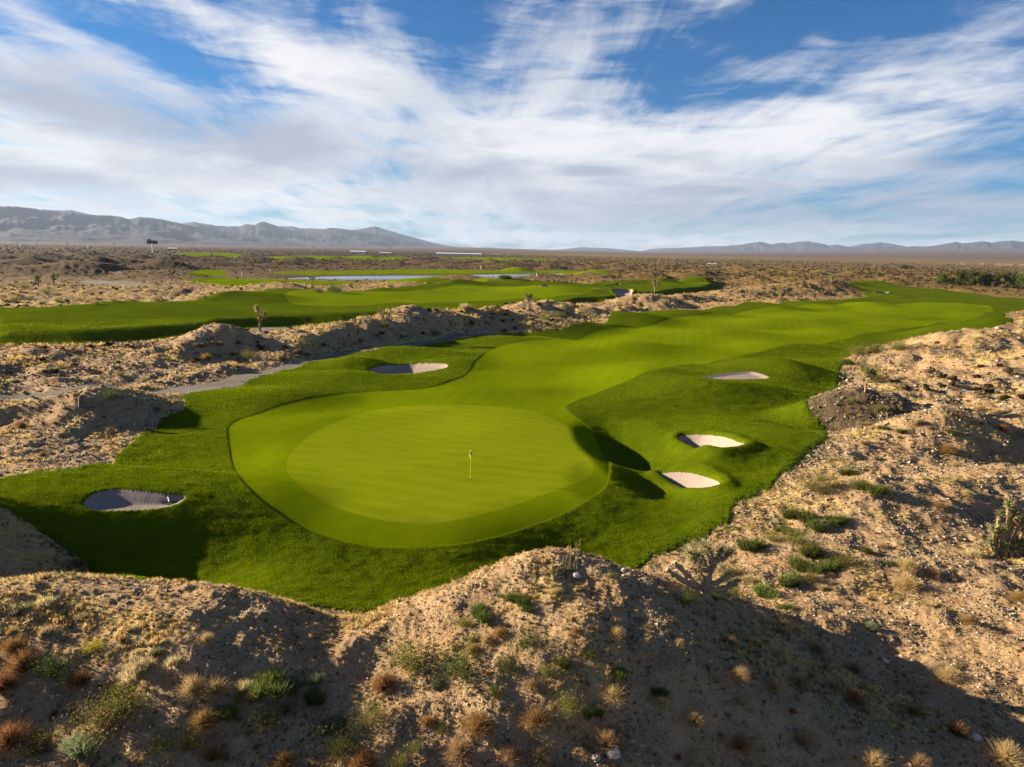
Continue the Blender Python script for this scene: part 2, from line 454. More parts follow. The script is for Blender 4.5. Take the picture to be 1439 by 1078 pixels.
# ------------------------------------------------------------------ materials
def nodes(name):
    m = bpy.data.materials.new(name); m.use_nodes = True
    t = m.node_tree; t.nodes.clear()
    return m, t
class NT_:
    def __init__(s, t): s.t = t
    def n(s, ty, **kw):
        nd = s.t.nodes.new(ty)
        for k, v in kw.items():
            if k.startswith('i_'): nd.inputs[k[2:]].default_value = v
            else: setattr(nd, k, v)
        return nd
    def l(s, a, b): s.t.links.new(a, b)
    def val(s, x, sock):
        if isinstance(x, (int, float)): sock.default_value = x
        elif isinstance(x, tuple): sock.default_value = x
        else: s.l(x, sock)
    def math(s, op, a, b=None, c=None, clamp=False):
        nd = s.n('ShaderNodeMath', operation=op, use_clamp=clamp)
        s.val(a, nd.inputs[0])
        if b is not None: s.val(b, nd.inputs[1])
        if c is not None: s.val(c, nd.inputs[2])
        return nd.outputs[0]
    def noise(s, vec, scale, detail=3, rough=0.5, dist=0.0, w=None):
        nd = s.n('ShaderNodeTexNoise')
        nd.inputs['Scale'].default_value = scale; nd.inputs['Detail'].default_value = detail
        nd.inputs['Roughness'].default_value = rough; nd.inputs['Distortion'].default_value = dist
        s.l(vec, nd.inputs['Vector'])
        return nd.outputs['Fac']
    def ramp(s, fac, stops):
        nd = s.n('ShaderNodeValToRGB'); cr = nd.color_ramp
        while len(cr.elements) < len(stops): cr.elements.new(0.5)
        for e, (p, c) in zip(cr.elements, stops):
            e.position = p; e.color = (*c, 1) if len(c) == 3 else c
        s.l(fac, nd.inputs[0]); return nd.outputs[0]
    def mix(s, f, a, b, blend='MIX'):
        nd = s.n('ShaderNodeMix', data_type='RGBA', blend_type=blend)
        s.val(f, nd.inputs[0])
        for v, k in ((a, 6), (b, 7)):
            if isinstance(v, tuple): nd.inputs[k].default_value = (*v[:3], 1)
            else: s.l(v, nd.inputs[k])
        return nd.outputs[2]
    def remap(s, x, a, b, c=0.0, d=1.0):
        nd = s.n('ShaderNodeMapRange', interpolation_type='SMOOTHSTEP')
        s.l(x, nd.inputs[0])
        for i, v in enumerate((a, b, c, d)): nd.inputs[1 + i].default_value = v
        return nd.outputs[0]
    def scaled(s, vec, sc):
        nd = s.n('ShaderNodeVectorMath', operation='MULTIPLY'); s.l(vec, nd.inputs[0]); nd.inputs[1].default_value = sc
        return nd.outputs[0]
    def attr(s, name):
        nd = s.n('ShaderNodeAttribute'); nd.attribute_name = name; return nd
    def bump(s, h, strength, dist):
        nd = s.n('ShaderNodeBump'); nd.inputs['Strength'].default_value = strength; nd.inputs['Distance'].default_value = dist
        s.l(h, nd.inputs['Height']); return nd.outputs[0]
    def out(s, sh): s.l(sh, s.n('ShaderNodeOutputMaterial').outputs[0] if False else s.t.nodes.new('ShaderNodeOutputMaterial').inputs[0])
    def pbr(s, col, rough=0.9, normal=None, spec=0.2, **kw):
        b = s.n('ShaderNodeBsdfPrincipled')
        s.val(col if not isinstance(col, tuple) else (*col, 1), b.inputs['Base Color'])
        s.val(rough, b.inputs['Roughness']); b.inputs['Specular IOR Level'].default_value = spec
        if normal is not None: s.l(normal, b.inputs['Normal'])
        for k, v in kw.items(): b.inputs[k.replace('_', ' ')].default_value = v
        return b.outputs[0]
    def pos(s): return s.n('ShaderNodeNewGeometry').outputs['Position']

def mat_desert():
    m, t = nodes('desert_soil'); k = NT_(t); P = k.pos()
    a = k.noise(P, 0.06, 4, 0.6); b = k.noise(P, 0.7, 4, 0.6); c = k.noise(P, 7.0, 4, 0.7); d = k.noise(P, 30, 2, 0.6)
    base = k.mix(k.remap(a, 0.35, 0.65), (0.369, 0.240, 0.124), (0.440, 0.296, 0.166))
    base = k.mix(k.remap(b, 0.35, 0.7), base, (0.307, 0.188, 0.094))
    base = k.mix(k.math('MULTIPLY', k.remap(c, 0.5, 0.72), 0.55), base, (0.533, 0.393, 0.241))
    base = k.mix(k.math('MULTIPLY', k.remap(d, 0.5, 0.35), 0.6), base, (0.194, 0.115, 0.064))
    e_ = k.noise(P, 1.4, 4, 0.75)
    base = k.mix(k.math('MULTIPLY', k.remap(e_, 0.52, 0.66), k.remap(k.attr('far').outputs['Fac'], -0.02, 0.12, 0.25, 0.75)), base, (0.155, 0.103, 0.046))
    gold = k.attr('gold').outputs['Fac']
    gm = k.math('MULTIPLY', k.remap(k.math('ADD', gold, k.math('MULTIPLY', k.math('SUBTRACT', c, 0.5), 1.2)), 0.25, 0.8), 0.75)
    base = k.mix(gm, base, k.mix(b, (0.427, 0.303, 0.102), (0.446, 0.348, 0.168)))
    dk = k.attr('dark').outputs['Fac']
    base = k.mix(k.math('MULTIPLY', k.remap(k.math('ADD', dk, k.math('MULTIPLY', k.math('SUBTRACT', b, 0.5), 0.9)), 0.15, 0.6), 0.95), base, (0.082, 0.057, 0.035))
    # far plain: brush reads as brown speckle, bajada reddish
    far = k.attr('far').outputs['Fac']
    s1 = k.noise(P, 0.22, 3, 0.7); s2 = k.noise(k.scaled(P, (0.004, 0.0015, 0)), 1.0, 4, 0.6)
    sp = k.n('ShaderNodeSeparateXYZ'); k.l(P, sp.inputs[0]); east = k.remap(sp.outputs[0], -350.0, 350.0)  # plain painted browner left, golden right, standing in for sun-angle backscatter
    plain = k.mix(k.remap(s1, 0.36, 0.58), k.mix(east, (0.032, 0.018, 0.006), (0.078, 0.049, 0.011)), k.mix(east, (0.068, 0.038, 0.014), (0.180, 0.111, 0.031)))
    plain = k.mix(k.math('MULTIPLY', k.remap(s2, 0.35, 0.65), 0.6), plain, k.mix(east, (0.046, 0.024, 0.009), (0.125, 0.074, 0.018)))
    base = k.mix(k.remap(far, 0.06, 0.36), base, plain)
    base = k.mix(k.remap(far, 0.76, 0.86), base, k.mix(s2, (0.095, 0.052, 0.032), (0.072, 0.045, 0.032)))
    h = k.math('ADD', k.math('MULTIPLY', c, 0.6), k.math('MULTIPLY', d, 0.35))
    k.out(k.pbr(base, 0.95, k.bump(h, 1.0, 0.2), 0.1)); return m

def mat_turf(name, c1, c2, c3, fine, bumpd, stripe=None):
    m, t = nodes(name); k = NT_(t); P = k.pos()
    a = k.noise(P, 0.11, 4, 0.6); b = k.noise(k.scaled(P, (0.5, 1.1, 1)), 0.9, 4, 0.65); c = k.noise(P, fine, 3, 0.7)
    col = k.mix(k.remap(a, 0.35, 0.65), c1, c2)
    col = k.mix(k.math('MULTIPLY', k.remap(b, 0.42, 0.72), 0.6), col, c3)
    col = k.mix(k.math('MULTIPLY', k.remap(c, 0.55, 0.3), 0.5), col, tuple(v * 0.45 for v in c1))
    d_ = k.noise(P, 0.33, 5, 0.7, 0.6)
    col = k.mix(k.math('MULTIPLY', k.remap(d_, 0.56, 0.74), 0.32), col, tuple((c3[0] * 1.25, c3[1] * 0.98, c3[2] * 4)))
    col = k.mix(k.math('MULTIPLY', k.remap(d_, 0.42, 0.28), 0.30), col, tuple(v * 0.55 for v in c1))
    if stripe:
        w = k.n('ShaderNodeTexWave', wave_type='BANDS', bands_direction='X'); w.inputs['Scale'].default_value = stripe[0]; w.inputs['Distortion'].default_value = 3.5
        w.inputs['Detail'].default_value = 2; w.inputs['Detail Scale'].default_value = 0.6
        vr = k.n('ShaderNodeVectorRotate', rotation_type='Z_AXIS'); vr.inputs['Angle'].default_value = stripe[1]; k.l(P, vr.inputs['Vector']); k.l(vr.outputs[0], w.inputs['Vector'])
        col = k.mix(k.math('MULTIPLY', k.remap(w.outputs['Fac'], 0.3, 0.7), stripe[2]), col, c3)
    nm = k.bump(k.math('ADD', c, k.math('MULTIPLY', b, 0.5)), 0.9, bumpd)
    k.out(k.pbr(col, 0.9, nm, 0.0)); return m

def mat_sand():
    m, t = nodes('bunker_sand'); k = NT_(t); P = k.pos()
    a = k.noise(P, 0.9, 4, 0.6); c = k.noise(P, 26, 3, 0.7)
    w = k.n('ShaderNodeTexWave'); w.inputs['Scale'].default_value = 1.7; w.inputs['Distortion'].default_value = 9; w.inputs['Detail'].default_value = 3; k.l(P, w.inputs['Vector'])
    col = k.mix(a, (0.230, 0.175, 0.150), (0.285, 0.222, 0.192)); col = k.mix(k.remap(c, 0.55, 0.35, 0, .5), col, (0.17, 0.148, 0.125))
    k.out(k.pbr(col, 0.95, k.bump(k.math('ADD', c, k.math('MULTIPLY', w.outputs['Fac'], 0.25)), 0.5, 0.04), 0.1)); return m

def mat_path():
    m, t = nodes('path_concrete'); k = NT_(t); P = k.pos()
    a = k.noise(P, 0.35, 4, 0.65); c = k.noise(P, 14, 3, 0.7)
    col = k.mix(k.remap(a, 0.3, 0.7), (0.105, 0.084, 0.066), (0.150, 0.120, 0.094)); col = k.mix(k.remap(c, 0.55, 0.35, 0, .5), col, (0.12, 0.105, 0.09))
    k.out(k.pbr(col, 0.9, k.bump(c, 0.4, 0.03), 0.2)); return m

def mat_water():
    m, t = nodes('lake_water'); k = NT_(t); P = k.pos()
    a = k.noise(k.scaled(P, (0.25, 0.7, 1)), 1.0, 4, 0.6)
    k.out(k.pbr((0.03, 0.06, 0.10), 0.12, k.bump(a, 0.5, 0.25), 0.5, IOR=1.33)); return m

def mat_leaf(name, trans=0.45, rough=0.7):
    """plants: colour from the 'tint' attribute, shifted a little per object, part of the light shines through"""
    m, t = nodes(name); k = NT_(t)
    col = k.attr('tint').outputs['Color']
    oi = k.n('ShaderNodeObjectInfo')
    hs = k.n('ShaderNodeHueSaturation'); k.l(col, hs.inputs['Color'])
    k.l(k.remap(oi.outputs['Random'], 0, 1, 0.485, 0.515), hs.inputs['Hue']); k.l(k.remap(oi.outputs['Random'], 0, 1, 0.8, 1.2), hs.inputs['Value'])
    d = k.n('ShaderNodeBsdfDiffuse'); tr = k.n('ShaderNodeBsdfTranslucent'); k.l(hs.outputs[0], d.inputs[0]); k.l(hs.outputs[0], tr.inputs[0])
    mx = k.n('ShaderNodeMixShader'); mx.inputs[0].default_value = trans; k.l(d.outputs[0], mx.inputs[1]); k.l(tr.outputs[0], mx.inputs[2])
    k.out(mx.outputs[0]); return m

def mat_plain(name, col, rough=0.7, sc=4.0, var=0.25, metal=0.0):
    m, t = nodes(name); k = NT_(t)
    tc = k.n('ShaderNodeTexCoord').outputs['Object']
    a = k.noise(tc, sc, 4, 0.6)
    c = k.mix(k.remap(a, 0.3, 0.7), tuple(v * (1 - var) for v in col), col)
    k.out(k.pbr(c, rough, k.bump(a, 0.2, 0.02), 0.3, Metallic=metal)); return m

def mat_rock():
    m, t = nodes('stone'); k = NT_(t)
    col = k.attr('tint').outputs['Color']; P = k.pos()
    a = k.noise(P, 25, 3, 0.6)
    c = k.mix(k.remap(a, 0.3, 0.7), k.mix(1.0, col, (0.7, 0.7, 0.7), 'MULTIPLY'), col)
    k.out(k.pbr(c, 0.9, None, 0.2)); return m

def mat_mountain():
    m, t = nodes('mountain_rock'); k = NT_(t); P = k.pos()
    a = k.noise(P, 0.001, 6, 0.65); b = k.noise(P, 0.006, 4, 0.7)
    c = k.mix(k.remap(a, 0.3, 0.7), (0.022, 0.022, 0.024), (0.030, 0.029, 0.031)); c = k.mix(k.remap(b, 0.5, 0.7, 0, .6), c, (0.022, 0.02, 0.02))
    k.out(k.pbr(c, 0.95, None, 0.1)); return m

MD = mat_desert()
MROUGH = mat_turf('rough_turf', (0.054, 0.080, 0.0016), (0.073, 0.102, 0.002), (0.105, 0.128, 0.003), 9.0, 0.16)
MFAIR = mat_turf('fairway_turf', (0.100, 0.140, 0.0008), (0.120, 0.160, 0.001), (0.138, 0.176, 0.0015), 14.0, 0.025, (0.16, 0.25, 0.18))
MGREEN = mat_turf('green_turf', (0.136, 0.168, 0.0022), (0.156, 0.186, 0.003), (0.182, 0.212, 0.007), 22.0, 0.008, (0.17, -1.25, 0.25))
MSAND, MPATH, MWATER, MROCK, MMOUNT = mat_sand(), mat_path(), mat_water(), mat_rock(), mat_mountain()
MLEAF = mat_leaf('plant_leaf', 0.42); MGRASS = mat_leaf('grass_blade', 0.5)

# ------------------------------------------------------------------ cut the ground into its surfaces
g, f, e, b, p, l = M
gold = gold_of(gx, gy, g)
far = np.clip(np.log10(np.maximum(gr, 100) / 100) / 2, 0, 1)
V = np.c_[gx, gy, gz, g, f, e, b, p, gold, far]
ii = (np.arange(NR - 1)[:, None] * NT + np.arange(NT - 1)[None]).ravel()
T = np.concatenate([np.stack([ii, ii + NT, ii + 1], 1), np.stack([ii + 1, ii + NT, ii + NT + 1], 1)])
T = T[:, ::-1]                                                   # normals up
V, Tturf, Tdes = cut(V, T, 3)
V, Tpath, Tdes = cut(V, Tdes, 7)
V, Tsand, Tturf = cut(V, Tturf, 6)
V, Tfair, Trough = cut(V, Tturf, 4)
V, Tgreen, Tfair = cut(V, Tfair, 5)

DK = cast([(1195, 588)], zbase)[0]                # the bare dark heap beside the turf
def piece(name, T, mat, smooth=True):
    if len(T) == 0: return None
    U, inv = np.unique(T, return_inverse=True)
    W = V[U]
    return obj(name, raw_mesh(name, W[:, :3], inv.reshape(-1, 3), mat, True, {'gold': W[:, 8], 'far': W[:, 9], 'dark': np.exp(-(((W[:, 0] - DK[0]) / 6.5) ** 2 + ((W[:, 1] - DK[1]) / 5.5) ** 2))}))

def pieces(names_labels, T, polys, mat):
    c = V[T][:, :, :2].mean(1)
    idx = sdfs(polys, c[:, 0], c[:, 1], 12)[1]
    for i, key in enumerate(polys):
        nm, lab, cat = names_labels[key]
        o = piece(nm, T[idx == i], mat.get(key, MFAIR) if isinstance(mat, dict) else mat)
        if o: tag(o, lab, cat, kind='structure')

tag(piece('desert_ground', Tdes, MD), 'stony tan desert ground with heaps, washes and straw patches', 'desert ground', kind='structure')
RL = {'one': 'tall dark rough surrounding the near green and its fairway', 'two': 'rough round the second fairway behind the spoil heaps', 'three': 'narrow turf strip on the near shore of the pond',
      'four': 'bright turf on the far shore of the pond', 'five': 'small far patch of turf below the billboard', 'six': 'far strip of turf among heaps beyond the pond',
      'seven': 'small grassy mound left of the pond', 'eight': 'farthest thin sliver of turf before the open plain'}
pieces({k: ('rough', v, 'rough grass') for k, v in RL.items()}, Trough, ROUGH, {'one': MROUGH, 'two': MROUGH})
pieces({'one': ('fairway', 'mown fairway running from the near green to the right horizon', 'fairway'), 'two': ('fairway', 'mown second fairway behind the spoil heaps', 'fairway'),
        'three': ('fairway', 'short far putting surface with a flag right of the second fairway', 'fairway')}, Tfair, FAIR, MFAIR)
tag(piece('putting_green', Tgreen, MGREEN), 'smooth oval putting green with the yellow flag', 'putting green', kind='structure')
BL = {'left': 'sand bunker with a rake on the shelf left of the green', 'back': 'lens-shaped sand bunker behind the left side of the green', 'knoll': 'thin sand bunker on top of the right knoll',
      'upper': 'upper of the two oval sand bunkers right of the green', 'lower': 'lower of the two oval sand bunkers right of the green', 'far1': 'small far bunker under a turf mound of the second hole',
      'far2': 'far sliver of bunker sand left of the mound of the second hole', 'far3': 'pale far bunker in the fairway at right', 'far4': 'far bunker patch at the edge of the second fairway', 'beach': 'pale sand beach on the far shore of the pond'}
pieces({k: ('bunker', v, 'sand bunker') for k, v in BL.items()}, Tsand, BUNK, MSAND)
PL = {'one': 'grey cart path between the left dunes and the rough', 'two': 'dirt path below the bank of the second fairway', 'three': 'grey dirt lot left of the pond', 'four': 'short pale track beside the second fairway'}
pieces({k: ('cart_path', v, 'path') for k, v in PL.items()}, Tpath, PATH, MPATH)

# lake
LP = smooth_poly(LAKE, 0); cen = LP.mean(0)
LP = cen + (LP - cen) * 1.02
n = len(LP)
import mathutils
tr = mathutils.geometry.tessellate_polygon([[mathutils.Vector((q[0], q[1], 0)) for q in LP]])
o = obj('lake', raw_mesh('lake', np.c_[LP, np.full(n, -0.55)], np.array([list(t) for t in tr]), MWATER))
if o.data.polygons[0].normal.z < 0: o.data.flip_normals()
tag(o, 'long narrow blue pond beyond the second fairway', 'pond', kind='structure')

# ------------------------------------------------------------------ mountains
def mountains(name, label, prof, r, depth, seed, rough=1.0, below=12.0):
    """range whose crest follows the given photo points, r metres away"""
    pts = np.array(prof, float)
    xs = np.linspace(pts[0, 0], pts[-1, 0], 420)
    ys = np.interp(xs, pts[:, 0], pts[:, 1])
    az = []; top = []
    for a, bb in zip(xs, ys):
        d = ray(a, bb); az.append(math.atan2(d[0], d[1])); top.append(CAMH + r * d[2] / math.hypot(d[0], d[1]))
    az = np.array(az); top = np.array(top)
    J = 64
    u = np.linspace(-1, 0.5, J)                       # front foot .. back
    below = below + r * 0.002
    A = np.repeat(az[:, None], J, 1); U = np.repeat(u[None], len(az), 0)
    Rr = r + U * depth
    X = Rr * np.sin(A); Y = Rr * np.cos(A)
    sc = depth / 3.2
    rn = 1 - np.abs(fbm(X / sc, Y / sc, seed, 5, 0.55))
    env = np.where(U < 0, (1 + U) ** 1.25, 1 - (np.abs(U) / 0.5) ** 1.5)
    k = np.where(np.abs(U) < 0.02, 0, 1) * np.clip(np.abs(U) * 6, 0, 1)
    Z = (top[:, None] + below) * env * (1 - 0.55 * rough * k * (1 - rn)) - below
    Z += 0.02 * (top[:, None] + below) * fbm(A * 160, U * 0 + 2, seed + 5, 3) * env
    ij = (np.arange(len(az) - 1)[:, None] * J + np.arange(J - 1)[None]).ravel()
    Q = np.stack([ij, ij + J, ij + J + 1, ij + 1], 1)
    o = obj(name, raw_mesh(name, np.c_[X.ravel(), Y.ravel(), Z.ravel()], Q, MMOUNT))
    return tag(o, label, 'mountains', kind='structure')

mountains('mountains', 'long grey blue mountain ridge at far left', [(-200, 288), (-60, 287), (0, 290), (20, 290), (45, 293), (75, 297), (110, 300), (135, 302), (160, 303), (184, 308), (196, 305), (212, 306), (240, 311), (262, 316), (300, 323), (350, 331), (400, 338), (450, 346)], 11000, 3600, 100)
mountains('mountains', 'craggy middle mountains right of the long left ridge', [(225, 330), (255, 318), (275, 314), (300, 317), (335, 319), (345, 315), (358, 316), (365, 312), (372, 312), (385, 316), (400, 322), (430, 326), (450, 324), (462, 320), (475, 321), (500, 324), (540, 331), (575, 339), (600, 345), (625, 350)], 13000, 3600, 120)
mountains('mountains', 'pale farther mountains showing above the left ridges', [(40, 300), (60, 294), (85, 296), (100, 295), (120, 300), (180, 310), (255, 314), (272, 312), (310, 318), (380, 318), (410, 318), (425, 321), (445, 321), (475, 324), (500, 323), (515, 320), (527, 318), (540, 322), (560, 328), (590, 336), (612, 342), (640, 347), (670, 350)], 16500, 4000, 140)
mountains('mountains', 'low pale blue hills on the horizon at centre', [(720, 352), (780, 351), (815, 347.5), (850, 348.5), (880, 351), (900, 353), (915, 350), (940, 348.5), (960, 348), (1000, 346), (1040, 346), (1080, 348), (1120, 352)], 19500, 2600, 160)
mountains('mountains', 'blue grey peaks right of centre on the horizon', [(890, 356), (930, 352), (985, 349), (1010, 346.5), (1040, 344), (1058, 341), (1070, 340), (1082, 343), (1100, 341), (1107, 342), (1120, 340), (1135, 339), (1150, 341.5), (1165, 345), (1176, 344), (1195, 347), (1210, 343), (1225, 342), (1236, 340.5), (1250, 342), (1265, 345), (1290, 349), (1330, 354)], 17500, 2600, 180)
mountains('mountains', 'jagged low hills at far right of the horizon', [(1050, 356), (1120, 352), (1160, 350), (1180, 346.5), (1200, 348), (1230, 347), (1260, 348), (1280, 346), (1300, 346.5), (1315, 345), (1330, 342), (1345, 340), (1352, 342), (1365, 341), (1380, 339), (1392, 341), (1405, 339.5), (1420, 338), (1439, 340), (1480, 338), (1600, 342), (1700, 350)], 15500, 2200, 200)

# ------------------------------------------------------------------ scatter helpers
def polar_pts(n, r0, r1, t0=-42, t1=42, power=0.0):
    """random ground points, density falling with distance (1/r^2 when power=0)"""
    q = rng.random(n)
    if power == 0: r = r0 * (r1 / r0) ** q
    else: r = (r0 ** power + q * (r1 ** power - r0 ** power)) ** (1 / power)
    t = np.radians(rng.uniform(t0, t1, n))
    return r * np.sin(t), r * np.cos(t), r

def sc_mesh(name, mat, pv, pt, pos, scale, rot, cols, smooth=False):
    """many copies of one small shape joined into one mesh; pv (V,3) or (K,V,3) variants"""
    N = len(pos)
    P = pv[None] if pv.ndim == 2 else pv[rng.integers(0, len(pv), N)]
    s = scale if scale.ndim == 2 else scale[:, None].repeat(3, 1)
    Q = P * s[:, None, :]
    c, sn = np.cos(rot)[:, None], np.sin(rot)[:, None]
    W = np.stack([Q[..., 0] * c - Q[..., 1] * sn, Q[..., 0] * sn + Q[..., 1] * c, Q[..., 2]], -1) + pos[:, None, :]
    nv = P.shape[1]
    TT = (pt[None] + (np.arange(N) * nv)[:, None, None]).reshape(-1, pt.shape[1])
    return raw_mesh(name, W.reshape(-1, 3), TT, mat, smooth, None, np.repeat(cols, nv, 0))

def mixcol(a, b, n, j=0.15):
    t = rng.random((n, 1))
    return np.clip((np.array(a) * (1 - t) + np.array(b) * t) * (1 + rng.normal(0, j, (n, 1))), 0.003, 0.9)

# ---- rough grass blades
x, y, r = polar_pts(900000, 26, 150, -40, 38, 0.45)
mk = masks(x, y)
ok = (mk[0] > 0.0) & (mk[3] < -0.04) & (mk[1] < -0.02)
x, y, r = x[ok], y[ok], r[ok]
z = zat(x, y); N = len(x)
patch = fbm(x / 6, y / 5, 61, 3)
hgt = (0.042 + 0.03 * rng.random(N)) * (1 + 0.3 * patch) * np.clip(r / 55, 0.9, 1.8)
wid = 0.022 * np.clip(r / 45, 0.8, 2.6)
bl = np.array([[-0.5, 0, -0.15], [0.5, 0, -0.15], [0.35, 0.45, 1.0]])
cols = mixcol((0.060, 0.100, 0.002), (0.170, 0.208, 0.006), N, 0.42) * (1 + 0.25 * patch)[:, None]
me = sc_mesh('rough_grass', MGRASS, bl, np.array([[0, 1, 2]]), np.c_[x, y, z], np.c_[wid, hgt * 0.9, hgt], rng.random(N) * 6.283, cols)
tag(obj('rough_grass', me), 'blades of tall rough grass round the near green', 'grass', kind='stuff')
print('blades', N)

# ---- stones
ov = np.array([[1, 0, 0], [-1, 0, 0], [0, 1, 0], [0, -1, 0], [0, 0, 1], [0, 0, -1], [.6, .6, .5], [-.55, .6, .45]], float)
ot = np.array([[4, 0, 6], [4, 6, 2], [0, 2, 6], [4, 2, 7], [4, 7, 1], [2, 1, 7], [4, 1, 3], [4, 3, 0]])
var = np.stack([ov * (1 + rng.normal(0, 0.22, ov.shape)) for _ in range(24)])
x, y, r = polar_pts(380000, 14.5, 200, -43, 43, 0.25)
mk = masks(x, y)
dens = 0.5 + fbm(x / 3.5, y / 3.5, 66, 3)
ok = (mk[0] < -0.15) & (mk[4] < 0) & (rng.random(len(x)) < np.clip(dens, 0.25, 1))
x, y, r = x[ok], y[ok], r[ok]; N = len(x)
s = 0.019 * (1 - rng.random(N) * 0.96) ** -0.52 * np.clip(r / 28, 0.8, 3.6)
s = np.minimum(s, 0.22 + r * 0.0012)
cols = mixcol((0.13, 0.09, 0.06), (0.42, 0.34, 0.24), N, 0.15)
me = sc_mesh('gravel', MROCK, var, ot, np.c_[x, y, zat(x, y) + s * 0.15], np.c_[s, s * rng.uniform(0.6, 1, N), s * rng.uniform(0.4, 0.75, N)], rng.random(N) * 6.283, cols)
tag(obj('gravel', me), 'loose stones strewn over the tan desert ground', 'gravel', kind='stuff')
print('stones', N)

# ---- straw grass tufts
def tuft_proto(nb, spread=0.8, wid=0.06, seed=0, curl=0.4):
    rg = np.random.default_rng(seed); Vv = []; Tt = []
    for i in range(nb):
        a = rg.random() * 6.283; lean = rg.random() ** 0.7 * spread; L = rg.uniform(0.6, 1.0); w = wid * rg.uniform(0.6, 1.3)
        bx, by = rg.normal(0, 0.13, 2)
        d = np.array([math.cos(a) * lean, math.sin(a) * lean, 1.0]); d /= np.linalg.norm(d)
        sd = np.array([-math.sin(a), math.cos(a), 0]) * w
        b0 = np.array([bx, by, -0.05]); m = b0 + d * L * 0.55; t = m + (d + np.array([math.cos(a), math.sin(a), -0.3]) * curl * lean) * L * 0.45
        k = len(Vv); Vv += [b0 - sd, b0 + sd, m + sd * 0.8, m - sd * 0.8, t]; Tt += [[k, k + 1, k + 2], [k, k + 2, k + 3], [k + 3, k + 2, k + 4]]
    return np.array(Vv), np.array(Tt)
tp = [tuft_proto(14, 0.9, 0.05, s) for s in range(6)]
TV = np.stack([q[0] for q in tp]); TTt = tp[0][1]
x, y, r = polar_pts(210000, 15, 330, -43, 43, 0.1)
mk = masks(x, y)
gd = gold_of(x, y, mk[0])
ok = (mk[0] < -0.05) & (mk[4] < -0.2) & (mk[5] < -3) & (rng.random(len(x)) < 0.08 + 0.8 * gd ** 1.2)
x, y, r, gd = x[ok], y[ok], r[ok], gd[ok]; N = len(x)
s = rng.uniform(0.10, 0.26, N) * np.clip(r / 45, 1.0, 3.2) * (0.75 + 0.4 * gd)
cols = mixcol((0.55, 0.38, 0.12), (0.64, 0.50, 0.25), N, 0.17)
odd = rng.random(N) < 0.22; cols[odd] = mixcol((0.24, 0.16, 0.08), (0.17, 0.17, 0.06), int(odd.sum()))
me = sc_mesh('dry_grass', MGRASS, TV, TTt, np.c_[x, y, zat(x, y)], np.c_[s, s, s * 0.85], rng.random(N) * 6.283, cols)
tag(obj('dry_grass', me), 'straw coloured grass tufts over the desert and along turf edges', 'dry grass', kind='stuff')
print('tufts', N)

# ---- small dead plants and seedlings all over the near desert
x, y, r = polar_pts(120000, 14, 130, -43, 43, 0.2)
mk = masks(x, y)
dn = 0.5 + 0.8 * fbm(x / 2.2, y / 2.2, 98, 3)
ok = (mk[0] < -0.1) & (mk[4] < -0.1) & (rng.random(len(x)) < np.clip(dn, 0.05, 1) * 0.5)
x, y, r = x[ok], y[ok], r[ok]; N = len(x)
s = rng.uniform(0.05, 0.17, N) * np.clip(r / 40, 1.0, 2.4)
cols = mixcol((0.17, 0.105, 0.05), (0.36, 0.25, 0.13), N, 0.2)
odd = rng.random(N) < 0.3; cols[odd] = mixcol((0.075, 0.085, 0.025), (0.16, 0.16, 0.06), int(odd.sum()))
me = sc_mesh('low_scrub', MGRASS, TV, TTt, np.c_[x, y, zat(x, y)], np.c_[s * 1.1, s * 1.1, s * 0.8], rng.random(N) * 6.283, cols)
tag(obj('low_scrub', me), 'tiny dead plants and seedlings scattered over the stony ground', 'low scrub', kind='stuff')
print('scrub', N)

# ---- weeds along the turf margin at right front
P1 = ROUGH['one']
seg = np.roll(P1, -1, 0) - P1; L = np.hypot(seg[:, 0], seg[:, 1])
w = L * (np.hypot(P1[:, 0], P1[:, 1]) < 110); w = w / w.sum()
k = rng.choice(len(P1), 9000, p=w); t = rng.random(9000)
q = P1[k] + seg[k] * t[:, None] + rng.normal(0, 0.42, (9000, 2))
keep = (fbm(q[:, 0] / 2.5, q[:, 1] / 2.5, 83, 2) + 0.5 * sstep(0, 10, q[:, 0])) > 0.12
q = q[keep]; N = len(q); s = rng.uniform(0.07, 0.2, N)
me = sc_mesh('edge_weeds', MGRASS, TV, TTt, np.c_[q, zat(q[:, 0], q[:, 1])], s, rng.random(N) * 6.283, mixcol((0.06, 0.12, 0.01), (0.13, 0.2, 0.02), N))
tag(obj('edge_weeds', me), 'green weeds creeping out along the edge of the rough', 'weeds', kind='stuff')

# ---- brush on the plain
def blob_proto(seed, nt=26):
    rg = np.random.default_rng(seed); Vv = []; Tt = []
    for i in range(nt):
        a = rg.random() * 6.283; el = rg.random() ** 0.8 * 1.5; rad = rg.uniform(0.55, 1.0)
        c = np.array([math.cos(a) * math.cos(el), math.sin(a) * math.cos(el), 0.05 + math.sin(el) * 0.85]) * rad * 0.5
        d1 = rg.normal(0, 1, 3); d1 /= np.linalg.norm(d1); d2 = np.cross(d1, rg.normal(0, 1, 3)); d2 /= np.linalg.norm(d2)
        k = len(Vv); Vv += [c + d1 * 0.24, c - d1 * 0.18 + d2 * 0.16, c - d1 * 0.18 - d2 * 0.16]; Tt.append([k, k + 1, k + 2])
    return np.array(Vv), np.array(Tt)
bp = [blob_proto(300 + s) for s in range(8)]
BV = np.stack([q[0] for q in bp]); BT = bp[0][1]
x, y, r = polar_pts(110000, 95, 2600, -45, 45, 0.6)
mk = masks(x, y)
dn = 0.45 + 0.6 * fbm(x / 60, y / 45, 95, 3)
ok = (mk[0] < -1.5) & (mk[4] < -1) & (mk[5] < -6) & (rng.random(len(x)) < np.clip(dn, 0.05, 1) * 0.45 * (0.6 + 0.4 * sstep(150, 500, r)))
